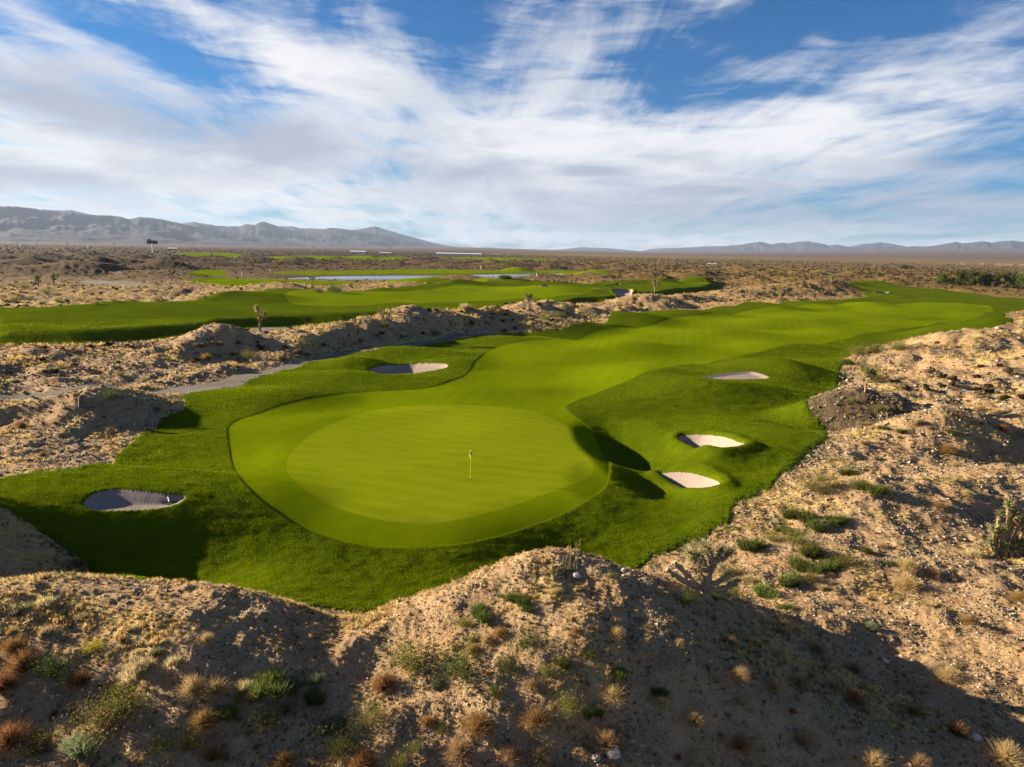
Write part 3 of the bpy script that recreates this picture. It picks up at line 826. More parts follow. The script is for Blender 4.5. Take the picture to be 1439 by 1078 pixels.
x, y, r = x[ok], y[ok], r[ok]; N = len(x)
s = rng.uniform(0.45, 1.5, N) * np.clip(r / 450, 0.75, 1.9)
cols = mixcol((0.045, 0.029, 0.011), (0.105, 0.066, 0.028), N, 0.2)
grn = rng.random(N) < 0.3 + 0.3 * sstep(-100, 300, x); cols[grn] = mixcol((0.030, 0.032, 0.008), (0.065, 0.060, 0.017), int(grn.sum()))
me = sc_mesh('desert_brush', MLEAF, BV, BT, np.c_[x, y, zat(x, y)], np.c_[s * 1.2, s * 1.2, s], rng.random(N) * 6.283, cols)
tag(obj('desert_brush', me), 'low brush dotted over the far desert plain', 'brush', kind='stuff')
print('brush', N)

# ------------------------------------------------------------------ shrubs
def tri_soup(name, Vv, Tt, cols, mat=None):
    return raw_mesh(name, np.array(Vv), np.array(Tt), mat or MLEAF, False, None, np.array(cols))

def bush_green(seed, c1, c2, nb=1500, up=0.9, leafy=0.0):
    """dome of fine upright stems, unit radius"""
    rg = np.random.default_rng(seed); Vv = []; Tt = []; cc = []
    lobes = [(rg.normal(0, 0.33), rg.normal(0, 0.33), rg.uniform(0.6, 1.0)) for _ in range(7)]
    for i in range(nb):
        lx, ly, lh = lobes[rg.integers(len(lobes))]
        a = rg.random() * 6.283; lean = rg.random() ** 0.6 * 1.05; Ls = lh * rg.uniform(0.55, 1.0) * up
        d = np.array([math.cos(a) * lean, math.sin(a) * lean, 1.05]); d /= np.linalg.norm(d)
        b0 = np.array([lx * 0.7 + rg.normal(0, 0.08), ly * 0.7 + rg.normal(0, 0.08), -0.05])
        w = rg.uniform(0.007, 0.017); sd = np.array([-math.sin(a + rg.normal(0, .7)), math.cos(a), 0]) * w
        m = b0 + d * Ls * 0.6; t = m + (d + np.array([lean * 0.25 * math.cos(a), lean * 0.25 * math.sin(a), 0.1])) * Ls * 0.4
        k = len(Vv); Vv += [b0 - sd, b0 + sd, m + sd * 1.1, m - sd * 1.1, t]; Tt += [[k, k + 1, k + 2], [k, k + 2, k + 3], [k + 3, k + 2, k + 4]]
        u = rg.random(); c = (np.array(c1) * (1 - u) + np.array(c2) * u) * rg.uniform(0.7, 1.3); cc += [c] * 5
    return tri_soup('bush', Vv, Tt, cc)

def bush_leafy(seed, c1, c2, wood=(0.16, 0.11, 0.07), nl=2200):
    """open bush: forking stems carrying small leaves"""
    rg = np.random.default_rng(seed); Vv = []; Tt = []; cc = []
    tips = []
    for s in range(24):
        a = rg.random() * 6.283; lean = rg.uniform(0.15, 1.1)
        d = np.array([math.cos(a) * lean, math.sin(a) * lean, 0.8]); d /= np.linalg.norm(d)
        p = np.array([rg.normal(0, .06), rg.normal(0, .06), -0.04])
        for j in range(5):
            q = p + d * 0.2 * rg.uniform(0.7, 1.2)
            sd = np.cross(d, [0.3, 0.2, 1]); sd = sd / np.linalg.norm(sd) * 0.018 * (1 - j * 0.16)
            k = len(Vv); Vv += [p - sd, p + sd, q]; Tt.append([k, k + 1, k + 2]); cc += [np.array(wood) * rg.uniform(.7, 1.3)] * 3
            p = q; d = d + rg.normal(0, 0.3, 3); d /= np.linalg.norm(d)
            if j > 0: tips.append((p.copy(), 0.10 + 0.05 * j))
    for i in range(nl):
        p, sp = tips[rg.integers(len(tips))]
        c = p + rg.normal(0, sp * 0.75, 3); c[2] = abs(c[2])
        d1 = rg.normal(0, 1, 3); d1[2] = abs(d1[2]) + 0.4; d1 /= np.linalg.norm(d1); d2 = np.cross(d1, rg.normal(0, 1, 3)); d2 /= np.linalg.norm(d2)
        L = rg.uniform(0.035, 0.075)
        k = len(Vv); Vv += [c + d1 * L, c - d2 * L * 0.3, c + d2 * L * 0.3]; Tt.append([k, k + 1, k + 2])
        u = rg.random(); col = (np.array(c1) * (1 - u) + np.array(c2) * u) * rg.uniform(0.7, 1.3); cc += [col] * 3
    return tri_soup('bush', Vv, Tt, cc)

def bush_dry(seed, c1, c2, n=900):
    """ball of bare dry twigs"""
    rg = np.random.default_rng(seed); Vv = []; Tt = []; cc = []
    for i in range(n):
        a = rg.random() * 6.283; el = rg.uniform(0.05, 1.5); d = np.array([math.cos(a) * math.cos(el), math.sin(a) * math.cos(el), math.sin(el) * 0.95])
        p = d * rg.uniform(0, 0.25); L = rg.uniform(0.45, 1.0)
        for j in range(2):
            q = p + d * L * 0.5; sd = np.cross(d, rg.normal(0, 1, 3)); sd = sd / (np.linalg.norm(sd) + 1e-6) * (0.010 - 0.004 * j)
            k = len(Vv); Vv += [p - sd, p + sd, q + sd * .5, q - sd * .5]; Tt += [[k, k + 1, k + 2], [k, k + 2, k + 3]]
            u = rg.random(); col = (np.array(c1) * (1 - u) + np.array(c2) * u) * rg.uniform(.7, 1.3); cc += [col] * 4
            p = q; d = d + rg.normal(0, 0.33, 3); d /= np.linalg.norm(d)
    return tri_soup('bush', Vv, Tt, cc)

PROTO = {
 'green': [bush_green(s, (0.085, 0.108, 0.022), (0.165, 0.185, 0.05)) for s in (1, 2, 3)],
 'olive': [bush_leafy(s, (0.10, 0.10, 0.025), (0.20, 0.18, 0.05)) for s in (4, 5, 6)],
 'dark': [bush_leafy(s, (0.045, 0.065, 0.018), (0.10, 0.12, 0.03)) for s in (7, 8)],
 'sage': [bush_green(s, (0.14, 0.16, 0.085), (0.24, 0.26, 0.14)) for s in (9, 10)],
 'dry': [bush_dry(s, (0.30, 0.19, 0.085), (0.50, 0.36, 0.19)) for s in (11, 12, 13)],
 'brown': [bush_dry(s, (0.19, 0.10, 0.04), (0.33, 0.19, 0.075), 1000) for s in (14, 15)],
 'pale': [bush_green(s, (0.40, 0.31, 0.15), (0.55, 0.45, 0.26), 700, 1.0) for s in (17, 18)],
 'yellow': [bush_leafy(s, (0.32, 0.30, 0.02), (0.50, 0.44, 0.03), nl=2200) for s in (19,)],
}
KIND = {'green': ('green_bush', 'bright green bush', 'bush'), 'olive': ('olive_bush', 'olive leafy bush', 'bush'), 'dark': ('dark_bush', 'dark green leafy bush', 'bush'),
        'sage': ('sagebrush', 'grey green sagebrush', 'bush'), 'dry': ('dry_shrub', 'tan leafless shrub', 'shrub'), 'brown': ('brown_shrub', 'brown twiggy shrub', 'shrub'),
        'pale': ('bunch_grass', 'pale bunch grass clump', 'grass clump'), 'yellow': ('yellow_shrub', 'bright yellow shrub', 'shrub')}
ORD = ['leftmost', 'second', 'third', 'fourth', 'fifth', 'sixth', 'seventh', 'eighth', 'ninth', 'tenth', 'eleventh', 'twelfth']
NUM = ['', 'one', 'two', 'three', 'four', 'five', 'six', 'seven', 'eight', 'nine', 'ten', 'eleven', 'twelve']

def plant(kind, loc, rad, label, group, squash=1.0):
    nm = KIND[kind][0]
    o = obj(nm, random.choice(PROTO[kind]), None, loc)
    o.scale = (rad, rad, rad * squash); o.rotation_euler = (0, 0, random.uniform(0, 6.28))
    return tag(o, label, KIND[kind][2], group)

ZONES = {
 'on the gravel right of the bunkers': [(1117, 727, 'green', 30), (1104, 750, 'green', 20), (1147, 744, 'green', 32), (1181, 735, 'green', 24), (1050, 772, 'green', 36), (1121, 764, 'olive', 34), (1143, 780, 'green', 38),
    (1121, 799, 'green', 38), (1160, 799, 'green', 30), (1188, 795, 'olive', 34), (1219, 778, 'green', 20), (1108, 823, 'green', 34), (1140, 817, 'olive', 24), (1158, 828, 'pale', 18), (1083, 760, 'olive', 22), (1240, 770, 'dry', 14),
    (1252, 794, 'sage', 24), (1275, 799, 'dry', 28), (1275, 826, 'dry', 34), (1312, 808, 'dry', 20), (1107, 857, 'green', 20), (1263, 794, 'sage', 20)],
 'below the three-humped gravel slope at right': [(1143, 689, 'olive', 30), (1170, 685, 'olive', 26), (1218, 688, 'green', 28), (1198, 668, 'green', 22), (1155, 676, 'olive', 18), (1157, 694, 'olive', 22), (1240, 694, 'olive', 18),
    (1357, 696, 'dry', 16), (1321, 713, 'brown', 18), (1372, 782, 'pale', 24)],
 'on the upper right gravel heaps': [(1338, 610, 'green', 16), (1290, 594, 'pale', 18), (1243, 604, 'green', 12), (1265, 607, 'green', 12), (1342, 655, 'dry', 14), (1409, 605, 'brown', 18), (1331, 635, 'brown', 24), (1232, 576, 'olive', 14),
    (1197, 565, 'olive', 12), (1232, 538, 'olive', 26), (1205, 500, 'olive', 26), (1232, 496, 'dark', 26), (1262, 492, 'olive', 22), (1190, 512, 'green', 20), (1378, 578, 'dry', 16)],
 'near the fallen twisted tree': [(1070, 836, 'green', 34), (1031, 838, 'dark', 30), (967, 848, 'dark', 30), (1027, 810, 'olive', 32), (1008, 843, 'dark', 20), (1048, 818, 'pale', 26), (1003, 870, 'dry', 16)],
 'in the shade right of the front hill': [(1224, 884, 'sage', 28), (1026, 904, 'dry', 24), (1041, 951, 'dry', 28), (1088, 968, 'dry', 28), (1123, 962, 'dry', 28), (1148, 916, 'dry', 32), (1171, 967, 'dry', 24), (1200, 943, 'dry', 28), (1200, 984, 'brown', 30),
    (1282, 1002, 'olive', 24), (1360, 876, 'brown', 24), (1096, 890, 'brown', 20)],
 'along the bottom right edge': [(1414, 1068, 'dry', 42), (1332, 954, 'dry', 30), (975, 1015, 'dry', 34), (1228, 1074, 'dry', 34), (1293, 1075, 'dry', 26), (1127, 1042, 'dry', 30), (1433, 844, 'brown', 24), (1345, 1030, 'brown', 30), (1040, 1050, 'brown', 34)],
 'on the lit shoulder of the front hill': [(725, 843, 'green', 26), (673, 863, 'green', 36), (703, 838, 'sage', 18), (738, 856, 'green', 20), (653, 879, 'olive', 22), (684, 900, 'dry', 20), (782, 833, 'pale', 20), (800, 801, 'sage', 16), (860, 812, 'olive', 14), (702, 893, 'brown', 28)],
 'in the middle of the front hill': [(572, 942, 'olive', 62), (614, 965, 'sage', 36), (648, 945, 'dark', 52), (711, 943, 'dark', 36), (738, 908, 'dark', 40), (663, 903, 'dark', 22), (664, 916, 'brown', 26), (695, 980, 'dark', 28), (792, 936, 'green', 28), (767, 946, 'olive', 22),
    (748, 967, 'dry', 26), (872, 949, 'green', 28), (863, 980, 'dry', 36), (800, 996, 'olive', 34), (838, 1003, 'green', 26), (921, 975, 'green', 22), (928, 989, 'dry', 26), (867, 894, 'dry', 26), (832, 919, 'green', 14), (810, 888, 'brown', 18), (955, 905, 'dry', 16), (540, 965, 'brown', 44)],
 'along the bottom of the front hill': [(672, 1024, 'brown', 52), (752, 1015, 'brown', 44), (853, 1046, 'dry', 42), (717, 1066, 'dry', 36), (758, 1066, 'dry', 36), (645, 1062, 'dry', 46), (583, 1054, 'olive', 22), (601, 1017, 'brown', 26), (523, 1014, 'olive', 42), (487, 1055, 'dark', 40),
    (510, 1078, 'brown', 46), (560, 1075, 'olive', 26), (620, 1030, 'olive', 18)],
 'on the lower left slope': [(18, 912, 'brown', 32), (32, 938, 'brown', 44), (5, 966, 'brown', 40), (132, 912, 'yellow', 22), (78, 952, 'dark', 40), (112, 960, 'brown', 32), (160, 977, 'green', 24), (176, 1000, 'olive', 50), (148, 1022, 'olive', 64), (110, 1052, 'sage', 60), (57, 1056, 'olive', 34),
    (13, 1045, 'brown', 50), (230, 1052, 'olive', 30), (268, 1048, 'olive', 30), (300, 1064, 'brown', 30), (287, 1017, 'brown', 42), (320, 1008, 'green', 34), (303, 973, 'dry', 36), (272, 970, 'dry', 40), (334, 984, 'olive', 22), (220, 918, 'sage', 26)],
 'in the hollow between the front hills': [(373, 1020, 'olive', 38), (350, 965, 'pale', 30), (385, 962, 'green', 44), (413, 966, 'sage', 46), (437, 985, 'green', 34), (443, 958, 'sage', 34), (460, 1025, 'sage', 50), (400, 1072, 'brown', 34), (477, 1062, 'olive', 24), (405, 1000, 'olive', 22), (353, 985, 'dry', 26)],
 'on the crest of the lower left slope': [(68, 889, 'pale', 22), (195, 943, 'pale', 46), (248, 932, 'pale', 26), (155, 920, 'pale', 14), (113, 796, 'olive', 20), (20, 860, 'pale', 26), (60, 850, 'pale', 26), (110, 870, 'pale', 20), (190, 885, 'pale', 18), (290, 900, 'dry', 22)],
 'on the left dune': [(157, 560, 'dark', 22), (220, 577, 'sage', 16), (146, 586, 'sage', 8), (105, 556, 'dry', 10), (60, 640, 'brown', 12), (30, 600, 'brown', 16)],
 'on the spoil heaps behind the cart path': [(347, 505, 'olive', 22), (290, 505, 'brown', 18), (455, 470, 'olive', 12), (610, 470, 'dark', 14), (765, 450, 'olive', 20), (785, 446, 'olive', 18), (540, 459, 'dark', 12), (700, 440, 'brown', 14), (655, 434, 'pale', 22), (420, 496, 'brown', 14)],
 'on the dirt left of the second fairway': [(470, 412, 'dark', 24), (448, 412, 'dark', 11), (222, 424, 'olive', 12), (160, 425, 'olive', 12), (82, 425, 'dark', 10), (65, 413, 'olive', 12), (35, 406, 'olive', 12), (20, 425, 'olive', 12), (112, 424, 'olive', 12), (135, 428, 'olive', 10), (250, 416, 'olive', 10)],
}
for zone, items in ZONES.items():
    pts = cast([(a, c) for a, c, _, _ in items], zat)
    by = {}
    for it, p in zip(items, pts): by.setdefault(it[2], []).append((it, p))
    for kd, lst in by.items():
        lst.sort(key=lambda q: q[0][0]); m = len(lst)
        phrase = KIND[kd][1]
        for i, (it, p) in enumerate(lst):
            dist = np.linalg.norm(p - CAM)
            rad = it[3] * dist / F * {'sage': 0.5, 'brown': 0.58, 'pale': 0.56, 'dry': 0.6}.get(kd, 0.74)
            lab = f'{phrase} {zone}' if m == 1 else f'{ORD[i]} of {NUM[m]} {phrase}s {zone}' if i == 0 else f'{ORD[i]} {phrase} from left {zone}'
            plant(kd, (p[0], p[1], p[2] - 0.02), rad, lab, (f'{phrase}s {zone}' if m > 1 else None), {'pale': 0.9, 'green': 0.85, 'dry': 0.85}.get(kd, 0.8))

# smaller brush on the middle-distance dunes and gravel
def brush_patch(n, poly, kinds, r0, r1, phrase_zone):
    P = np.array(poly, float); got = 0; tries = 0
    while got < n and tries < n * 40:
        tries += 1
        px = random.uniform(P[:, 0].min(), P[:, 0].max()); py = random.uniform(P[:, 1].min(), P[:, 1].max())
        if sdf(P, np.array([px]), np.array([py]), 2000)[0] < 0: continue
        p = cast([(px, py)], zat)[0]
        mk = masks(p[0:1], p[1:2])
        if mk[0][0] > -0.6 or mk[4][0] > -0.5: continue
        kd = random.choice(kinds)
        plant(kd, (p[0], p[1], p[2] - 0.02), random.uniform(r0, r1), f'small {KIND[kd][1]} {phrase_zone}', f'small {KIND[kd][1]}s {phrase_zone}', 0.8); got += 1
brush_patch(60, [(1150, 640), (1439, 560), (1439, 790), (1250, 860), (1080, 760)], ['dry', 'dry', 'brown', 'olive', 'pale'], 0.14, 0.30, 'scattered on the stony right slope')
brush_patch(50, [(1185, 555), (1300, 480), (1439, 460), (1439, 590), (1200, 640)], ['dry', 'brown', 'olive', 'pale'], 0.18, 0.42, 'scattered on the far right gravel heaps')
brush_patch(80, [(0, 495), (300, 480), (700, 430), (1000, 418), (1180, 405), (1000, 430), (620, 470), (350, 515), (0, 545)], ['dry', 'brown', 'olive', 'pale'], 0.3, 0.75, 'on the heaps beside the cart path')
brush_patch(40, [(900, 880), (1439, 900), (1439, 1070), (480, 1070), (560, 960)], ['dry', 'brown', 'olive'], 0.10, 0.22, 'low on the shaded front slope')
brush_patch(30, [(0, 880), (380, 900), (450, 1070), (0, 1070)], ['dry', 'brown', 'olive', 'pale'], 0.10, 0.22, 'low on the left front slope')
brush_patch(40, [(0, 400), (280, 400), (240, 420), (0, 436)], ['olive', 'olive', 'dark', 'brown'], 0.5, 1.1, 'on the flat left of the second fairway')

# ------------------------------------------------------------------ joshua trees
MBARK = mat_leaf('shaggy_bark', 0.05)
MSPIKE = mat_leaf('spiky_leaf', 0.3)
def tube(Vv, Tt, cc, pts, rads, col, ns=7, rg=None):
    base = len(Vv); n = len(pts)
    for i in range(n):
        d = pts[min(i + 1, n - 1)] - pts[max(i - 1, 0)]; d = d / (np.linalg.norm(d) + 1e-9)
        a = np.cross(d, [0.31, 0.17, 0.93] if abs(d[2]) < 0.9 else [1, 0, 0]); a /= np.linalg.norm(a); b = np.cross(d, a)
        for j in range(ns):
            t = 6.283 * j / ns
            Vv.append(pts[i] + (a * math.cos(t) + b * math.sin(t)) * rads[i] * (1 + (rg.normal(0, .13) if rg is not None else 0))); cc.append(np.array(col) * (rg.uniform(.7, 1.25) if rg is not None else 1))
    for i in range(n - 1):
        for j in range(ns):
            k = base + i * ns; j2 = (j + 1) % ns
            Tt += [[k + j, k + j2, k + ns + j2], [k + j, k + ns + j2, k + ns + j]]
    k = base + (n - 1) * ns
    for j in range(1, ns - 1): Tt.append([k, k + j, k + j + 1])

def spikes(seed, n, c1, c2, dead=0.25):
    """one rosette of stiff leaves, unit radius, axis +Z"""
    rg = np.random.default_rng(seed); Vv = []; Tt = []; cc = []
    for i in range(n):
        a = rg.random() * 6.283; el = rg.uniform(-0.55, 1.5)
        d = np.array([math.cos(a) * math.cos(el), math.sin(a) * math.cos(el), math.sin(el)])
        p = np.array([0, 0, rg.uniform(-0.55, 0.25)]); L = rg.uniform(0.7, 1.0); sd = np.cross(d, rg.normal(0, 1, 3)); sd = sd / (np.linalg.norm(sd) + 1e-6) * 0.065
        k = len(Vv); Vv += [p - sd, p + sd, p + d * L]; Tt.append([k, k + 1, k + 2])
        u = rg.random(); col = (np.array(c1) * (1 - u) + np.array(c2) * u) * rg.uniform(.75, 1.25)
        if el < 0: col = np.array((0.36, 0.28, 0.14)) * rg.uniform(.7, 1.2)
        cc += [col] * 3
    return tri_soup('leaf_cluster', Vv, Tt, cc, MSPIKE)
SPK = [spikes(500 + i, 150, (0.12, 0.14, 0.04), (0.26, 0.26, 0.11)) for i in range(3)]
SPKG = [spikes(510 + i, 150, (0.24, 0.20, 0.10), (0.40, 0.34, 0.19)) for i in range(2)]
from mathutils import Vector
def joshua(loc, label, branches, scale, leaf=SPK, bark=(0.22, 0.16, 0.09), group=None, cl=0.26, skip=()):
    """branches: list of polylines (metres at scale 1) with start radius; a leaf rosette at each end"""
    root = tag(empty('joshua_tree', loc, 0, scale), label, 'joshua tree', group)
    rg = np.random.default_rng(abs(hash(label)) % 9999 if False else int(sum(map(ord, label))))
    Vv, Tt, cc = [], [], []
    ends = []
    for bi, (pl, r0) in enumerate(branches):
        pl = np.array(pl, float)
        t = np.linspace(0, len(pl) - 1, (len(pl) - 1) * 4 + 1); P = np.stack([np.interp(t, range(len(pl)), pl[:, i]) for i in range(3)], 1)
        P[1:-1] += rg.normal(0, 0.012, P[1:-1].shape)
        tube(Vv, Tt, cc, P, np.linspace(r0, r0 * 0.72, len(P)), bark, 8, rg)
        # hanging dead leaves
        for q in range(len(P) * 10):
            i = rg.integers(1, len(P)); a = rg.normal(0, 1, 3); a /= np.linalg.norm(a); p = P[i] + a * r0 * .6; d = a * 0.7 + np.array([0, 0, -0.9]); d /= np.linalg.norm(d)
            sd = np.cross(d, a) * 0.15 + rg.normal(0, .006, 3); k = len(Vv); Vv += [p - sd * .12, p + sd * .12, p + d * rg.uniform(.08, .17)]; Tt.append([k, k + 1, k + 2]); cc += [np.array((0.42, 0.31, 0.15)) * rg.uniform(.6, 1.2)] * 3
        if bi not in skip: ends.append((P[-1], P[-1] - P[-3]))
    o = obj('trunk', tri_soup('trunk', Vv, Tt, cc, MBARK), root)
    for (p, d) in ends:
        c = obj('leaf_cluster', leaf[rg.integers(len(leaf))], root, p)
        c.rotation_euler = Vector(d).to_track_quat('Z', 'Y').to_euler(); s = cl * rg.uniform(0.8, 1.2); c.scale = (s, s, s * 1.15)
    return root

def rnd_joshua(seed, H=3.0, nb=6):
    rg = np.random.default_rng(seed); br = [([(0, 0, -0.1), (rg.normal(0, .05), rg.normal(0, .05), H * 0.35), (rg.normal(0, .12), rg.normal(0, .12), H * 0.6)], 0.15)]
    top = np.array(br[0][0][-1])
    for i in range(nb):
        a = 6.283 * (i + rg.random() * .6) / nb; h0 = rg.uniform(0.45, 1.0)
        p0 = np.array(br[0][0][1]) * (1 - h0) + top * h0; L = H * rg.uniform(0.18, 0.34)
        p1 = p0 + np.array([math.cos(a) * L * .75, math.sin(a) * L * .75, L * 0.35]); p2 = p1 + np.array([math.cos(a) * L * .15, math.sin(a) * L * .15, L * rg.uniform(.5, 1.0)])
        br.append(([p0, p1, p2], 0.085))
    return br

# the large many-stemmed one at the right edge
p = ground_at(1408, 782)
br = []
for (dx, dy, h, lean) in [(-.42, 0, 1.15, -.10), (-.30, .05, 1.0, .02), (-.16, -.05, 1.25, .03), (-.25, .15, 1.75, -.02), (.12, .05, 1.7, .28), (.30, .0, 1.55, .25), (.5, .1, 1.35, .2), (.7, -.05, 1.0, .25), (.85, .1, 1.2, .3),
                          (-.05, -.15, .55, -.05), (.22, -.2, .5, .05), (.45, -.15, .65, .1), (.62, -.2, .42, .2), (.02, .2, .8, .1), (.75, .2, 1.55, .2), (-.5, -.1, .62, -.15)]:
    br.append(([(dx * .55 + .1, dy, -.1), (dx, dy, .35), (dx + lean * .5, dy, h * .7), (dx + lean, dy, h)], 0.085))
br.append(([(.0, 0.05, -.1), (.05, .05, .9), (.02, .05, 1.7), (-.02, .05, 2.25)], 0.11))
br.append(([(.03, .05, 1.15), (.17, .0, 1.5), (.24, .0, 1.85)], 0.085))
joshua(p, 'large joshua tree with many upright stems at the right edge', br, 1.32, bark=(0.34, 0.26, 0.14), cl=0.33)
# the twisted one below the rough
p = ground_at(990, 842)
br = [([(.1, 0, -.1), (0, 0, .25), (-.06, 0, .45)], .17), ([(-.06, 0, .35), (-.45, -.05, .48), (-.95, -.1, .78), (-1.25, -.1, .98)], .10), ([(-.3, -.02, .42), (-.6, .1, .75), (-1.0, .1, 1.15)], .11),
      ([(0, 0, .4), (.02, .1, .9), (-.08, .1, 1.2), (-.22, .1, 1.35)], .12), ([(.05, .05, .45), (.12, .1, .9), (.28, .1, 1.2), (.42, .15, 1.5)], .13), ([(.1, 0, .4), (.4, 0, .6), (.62, -.05, .8)], .09),
      ([(-.05, .1, .9), (-.3, .15, 1.1), (-.48, .2, 1.35)], .08), ([(.2, .1, 1.1), (.1, .1, 1.45), (-.02, .1, 1.6)], .1), ([(.1, 0, .3), (.55, -.1, .42), (.85, -.1, .62)], .09), ([(.28, .1, 1.2), (.55, .1, 1.3), (.7, .1, 1.55)], .09), ([(0, 0, .5), (-.2, -.1, .75), (-.25, -.1, 1.0)], .07)]
joshua(p, 'half-dead twisted joshua tree leaning left below the rough', br, 1.28, leaf=SPKG, bark=(0.36, 0.265, 0.155), cl=0.31, skip=(0, 1, 2))
JT = [(1216, 551, 'small pale joshua tree on the gravel above the dark hump', 32, 4, 7), (366, 466, 'tall joshua tree with two heads before the second fairway', 33, 5, 3), (743, 436, 'dark joshua tree on the crest of the spoil heaps', 24, 7, 6),
      (503, 470, 'low leafy joshua tree on the heaps near the left path', 20, 9, 6), (539, 457, 'small joshua tree just left of the highest spoil heap', 20, 10, 5), (920, 413, 'round joshua tree on the far heap by the second hole', 18, 12, 7),
      (440, 401, 'dark joshua tree between the pond and the second fairway', 13, 14, 5), (402, 399, 'thin joshua tree standing left of the dark one by the pond', 9, 15, 4), (76, 402, 'joshua tree right of the other on the left flat', 15, 16, 6), (54, 402, 'joshua tree left of the other on the left flat', 14, 17, 5),
      (242, 394, 'joshua tree at the left end of the far turf', 14, 18, 6), (1138, 394, 'joshua tree on the far heaps right of centre', 10, 19, 5), (1168, 397, 'joshua tree on the heap left of the far fairway', 12, 20, 6), (1238, 383, 'joshua tree beyond the far right heaps', 10, 21, 5),
      (1058, 378, 'joshua tree on the distant heaps at centre right', 8, 22, 5), (132, 393, 'joshua tree beside the straw covered heap', 8, 23, 4), (221, 404, 'small joshua tree near the grey dirt lot', 7, 24, 4)]
for (px, py, lab, hp, sd, nb) in JT:
    p = ground_at(px, py); h = hp * np.linalg.norm(p - CAM) / F
    joshua(p, lab, rnd_joshua(sd, 3.0, nb), h / 3.1, cl=0.55)

# ------------------------------------------------------------------ trees at far right
MWOOD = mat_plain('tree_bark', (0.14, 0.10, 0.07))
def tree_mesh(seed, n=2600, W=1.0, Hh=0.8):
    rg = np.random.default_rng(seed); Vv = []; Tt = []; cc = []
    cl = [(rg.normal(0, .36) * W, rg.normal(0, .33) * W, Hh * rg.uniform(.25, .95), rg.uniform(.16, .3), rg.uniform(.7, 1.3)) for _ in range(22)]
    for i in range(n):
        cx, cy, cz, cr, cb = cl[rg.integers(len(cl))]
        d = rg.normal(0, 1, 3); d /= np.linalg.norm(d); c = np.array([cx, cy, cz]) + d * cr * rg.uniform(.5, 1.0) * np.array([1, 1, .75])
        if c[2] < 0.03: continue
        d1 = rg.normal(0, 1, 3); d1 /= np.linalg.norm(d1); d2 = np.cross(d1, rg.normal(0, 1, 3)); d2 /= np.linalg.norm(d2); s = rg.uniform(.025, .05)
        k = len(Vv); Vv += [c + d1 * s, c - d1 * s * .5 + d2 * s, c - d1 * s * .5 - d2 * s]; Tt.append([k, k + 1, k + 2]); cc += [np.array((0.07, 0.085, 0.018)) * cb * rg.uniform(.7, 1.4)] * 3
    return tri_soup('crown', Vv, Tt, cc)
TM = [tree_mesh(s) for s in (31, 32, 33)]
def trunk_mesh(seed):
    rg = np.random.default_rng(seed); Vv, Tt, cc = [], [], []
    for i in range(5):
        a = rg.random() * 6.28
        tube(Vv, Tt, cc, np.array([(0, 0, -.05), (math.cos(a) * .08, math.sin(a) * .08, .15), (math.cos(a) * .3, math.sin(a) * .3, .5)]), [.035, .025, .012], (.14, .1, .07), 6)
    return raw_mesh('trunk', np.array(Vv), np.array(Tt), MWOOD)
TKM = trunk_mesh(3)
for (px, wpx, hpx, py, lab) in [(1329, 21, 13, 390, 'lone rounded tree left of the dark tree row'), (1354, 26, 16, 391, 'first big dark tree right of the lone one'), (1374, 28, 18, 391, 'second and tallest dark tree of the row'),
                                (1388, 16, 13, 392, 'small dark tree at the gap in the row'), (1404, 24, 15, 391, 'dark tree just right of the gap in the row'), (1421, 24, 15, 391.5, 'dark tree second right of the gap in the row'), (1438, 26, 15, 392, 'last dark tree of the row at the right edge'),
                                (1272, 16, 5, 372, 'flat green tree clump on the plain edge at right'), (1460, 26, 15, 392, 'tree of the row just past the right edge')]:
    x, y = at_dist(px, 520 if py > 380 else 1250); z = float(zat(x, y)); d = math.hypot(x, y)
    # seat the tree where its foot shows
    r = empty('desert_tree', (x, y, z - .3)); w = wpx * d / F * 0.62; r.scale = (w, w, 1.3 * hpx * d / F / 0.95); r.rotation_euler = (0, 0, random.uniform(0, 6))
    tag(r, lab, 'tree', 'trees on the plain at right'); obj('crown', random.choice(TM), r); obj('trunk', TKM, r)

# ------------------------------------------------------------------ solid things
class MB:
    def __init__(s): s.V = []; s.F = []
    def box(s, x0, x1, y0, y1, z0, z1):
        k = len(s.V); s.V += [(x, y, z) for z in (z0, z1) for y in (y0, y1) for x in (x0, x1)]
        s.F += [(k, k + 2, k + 3, k + 1), (k + 4, k + 5, k + 7, k + 6), (k, k + 1, k + 5, k + 4), (k + 2, k + 6, k + 7, k + 3), (k, k + 4, k + 6, k + 2), (k + 1, k + 3, k + 7, k + 5)]; return s
    def tube(s, p, q, r0, r1=None, ns=10):
        r1 = r0 if r1 is None else r1; p, q = np.array(p, float), np.array(q, float); d = (q - p) / np.linalg.norm(q - p)
        a = np.cross(d, [0, 0, 1] if abs(d[2]) < .9 else [1, 0, 0]); a /= np.linalg.norm(a); b = np.cross(d, a); k = len(s.V)
        for c, r in ((p, r0), (q, r1)):
            for j in range(ns): t = 6.2832 * j / ns; s.V.append(tuple(c + (a * math.cos(t) + b * math.sin(t)) * r))
        for j in range(ns): j2 = (j + 1) % ns; s.F.append((k + j, k + j2, k + ns + j2, k + ns + j))
        s.F += [tuple(k + j for j in range(ns))[::-1], tuple(k + ns + j for j in range(ns))]; return s
    def poly(s, pts, faces): k = len(s.V); s.V += [tuple(p) for p in pts]; s.F += [tuple(k + i for i in f_) for f_ in faces]; return s
    def build(s, name, mat, parent=None, bevel=0.0, loc=None):
        me = bpy.data.meshes.new(name); me.from_pydata([tuple(map(float, v)) for v in s.V], [], s.F); me.update(); me.materials.append(mat)
        o = obj(name, me, parent, loc)
        if bevel:
            b = o.modifiers.new('bevel', 'BEVEL'); b.width = bevel; b.segments = 2
        return o

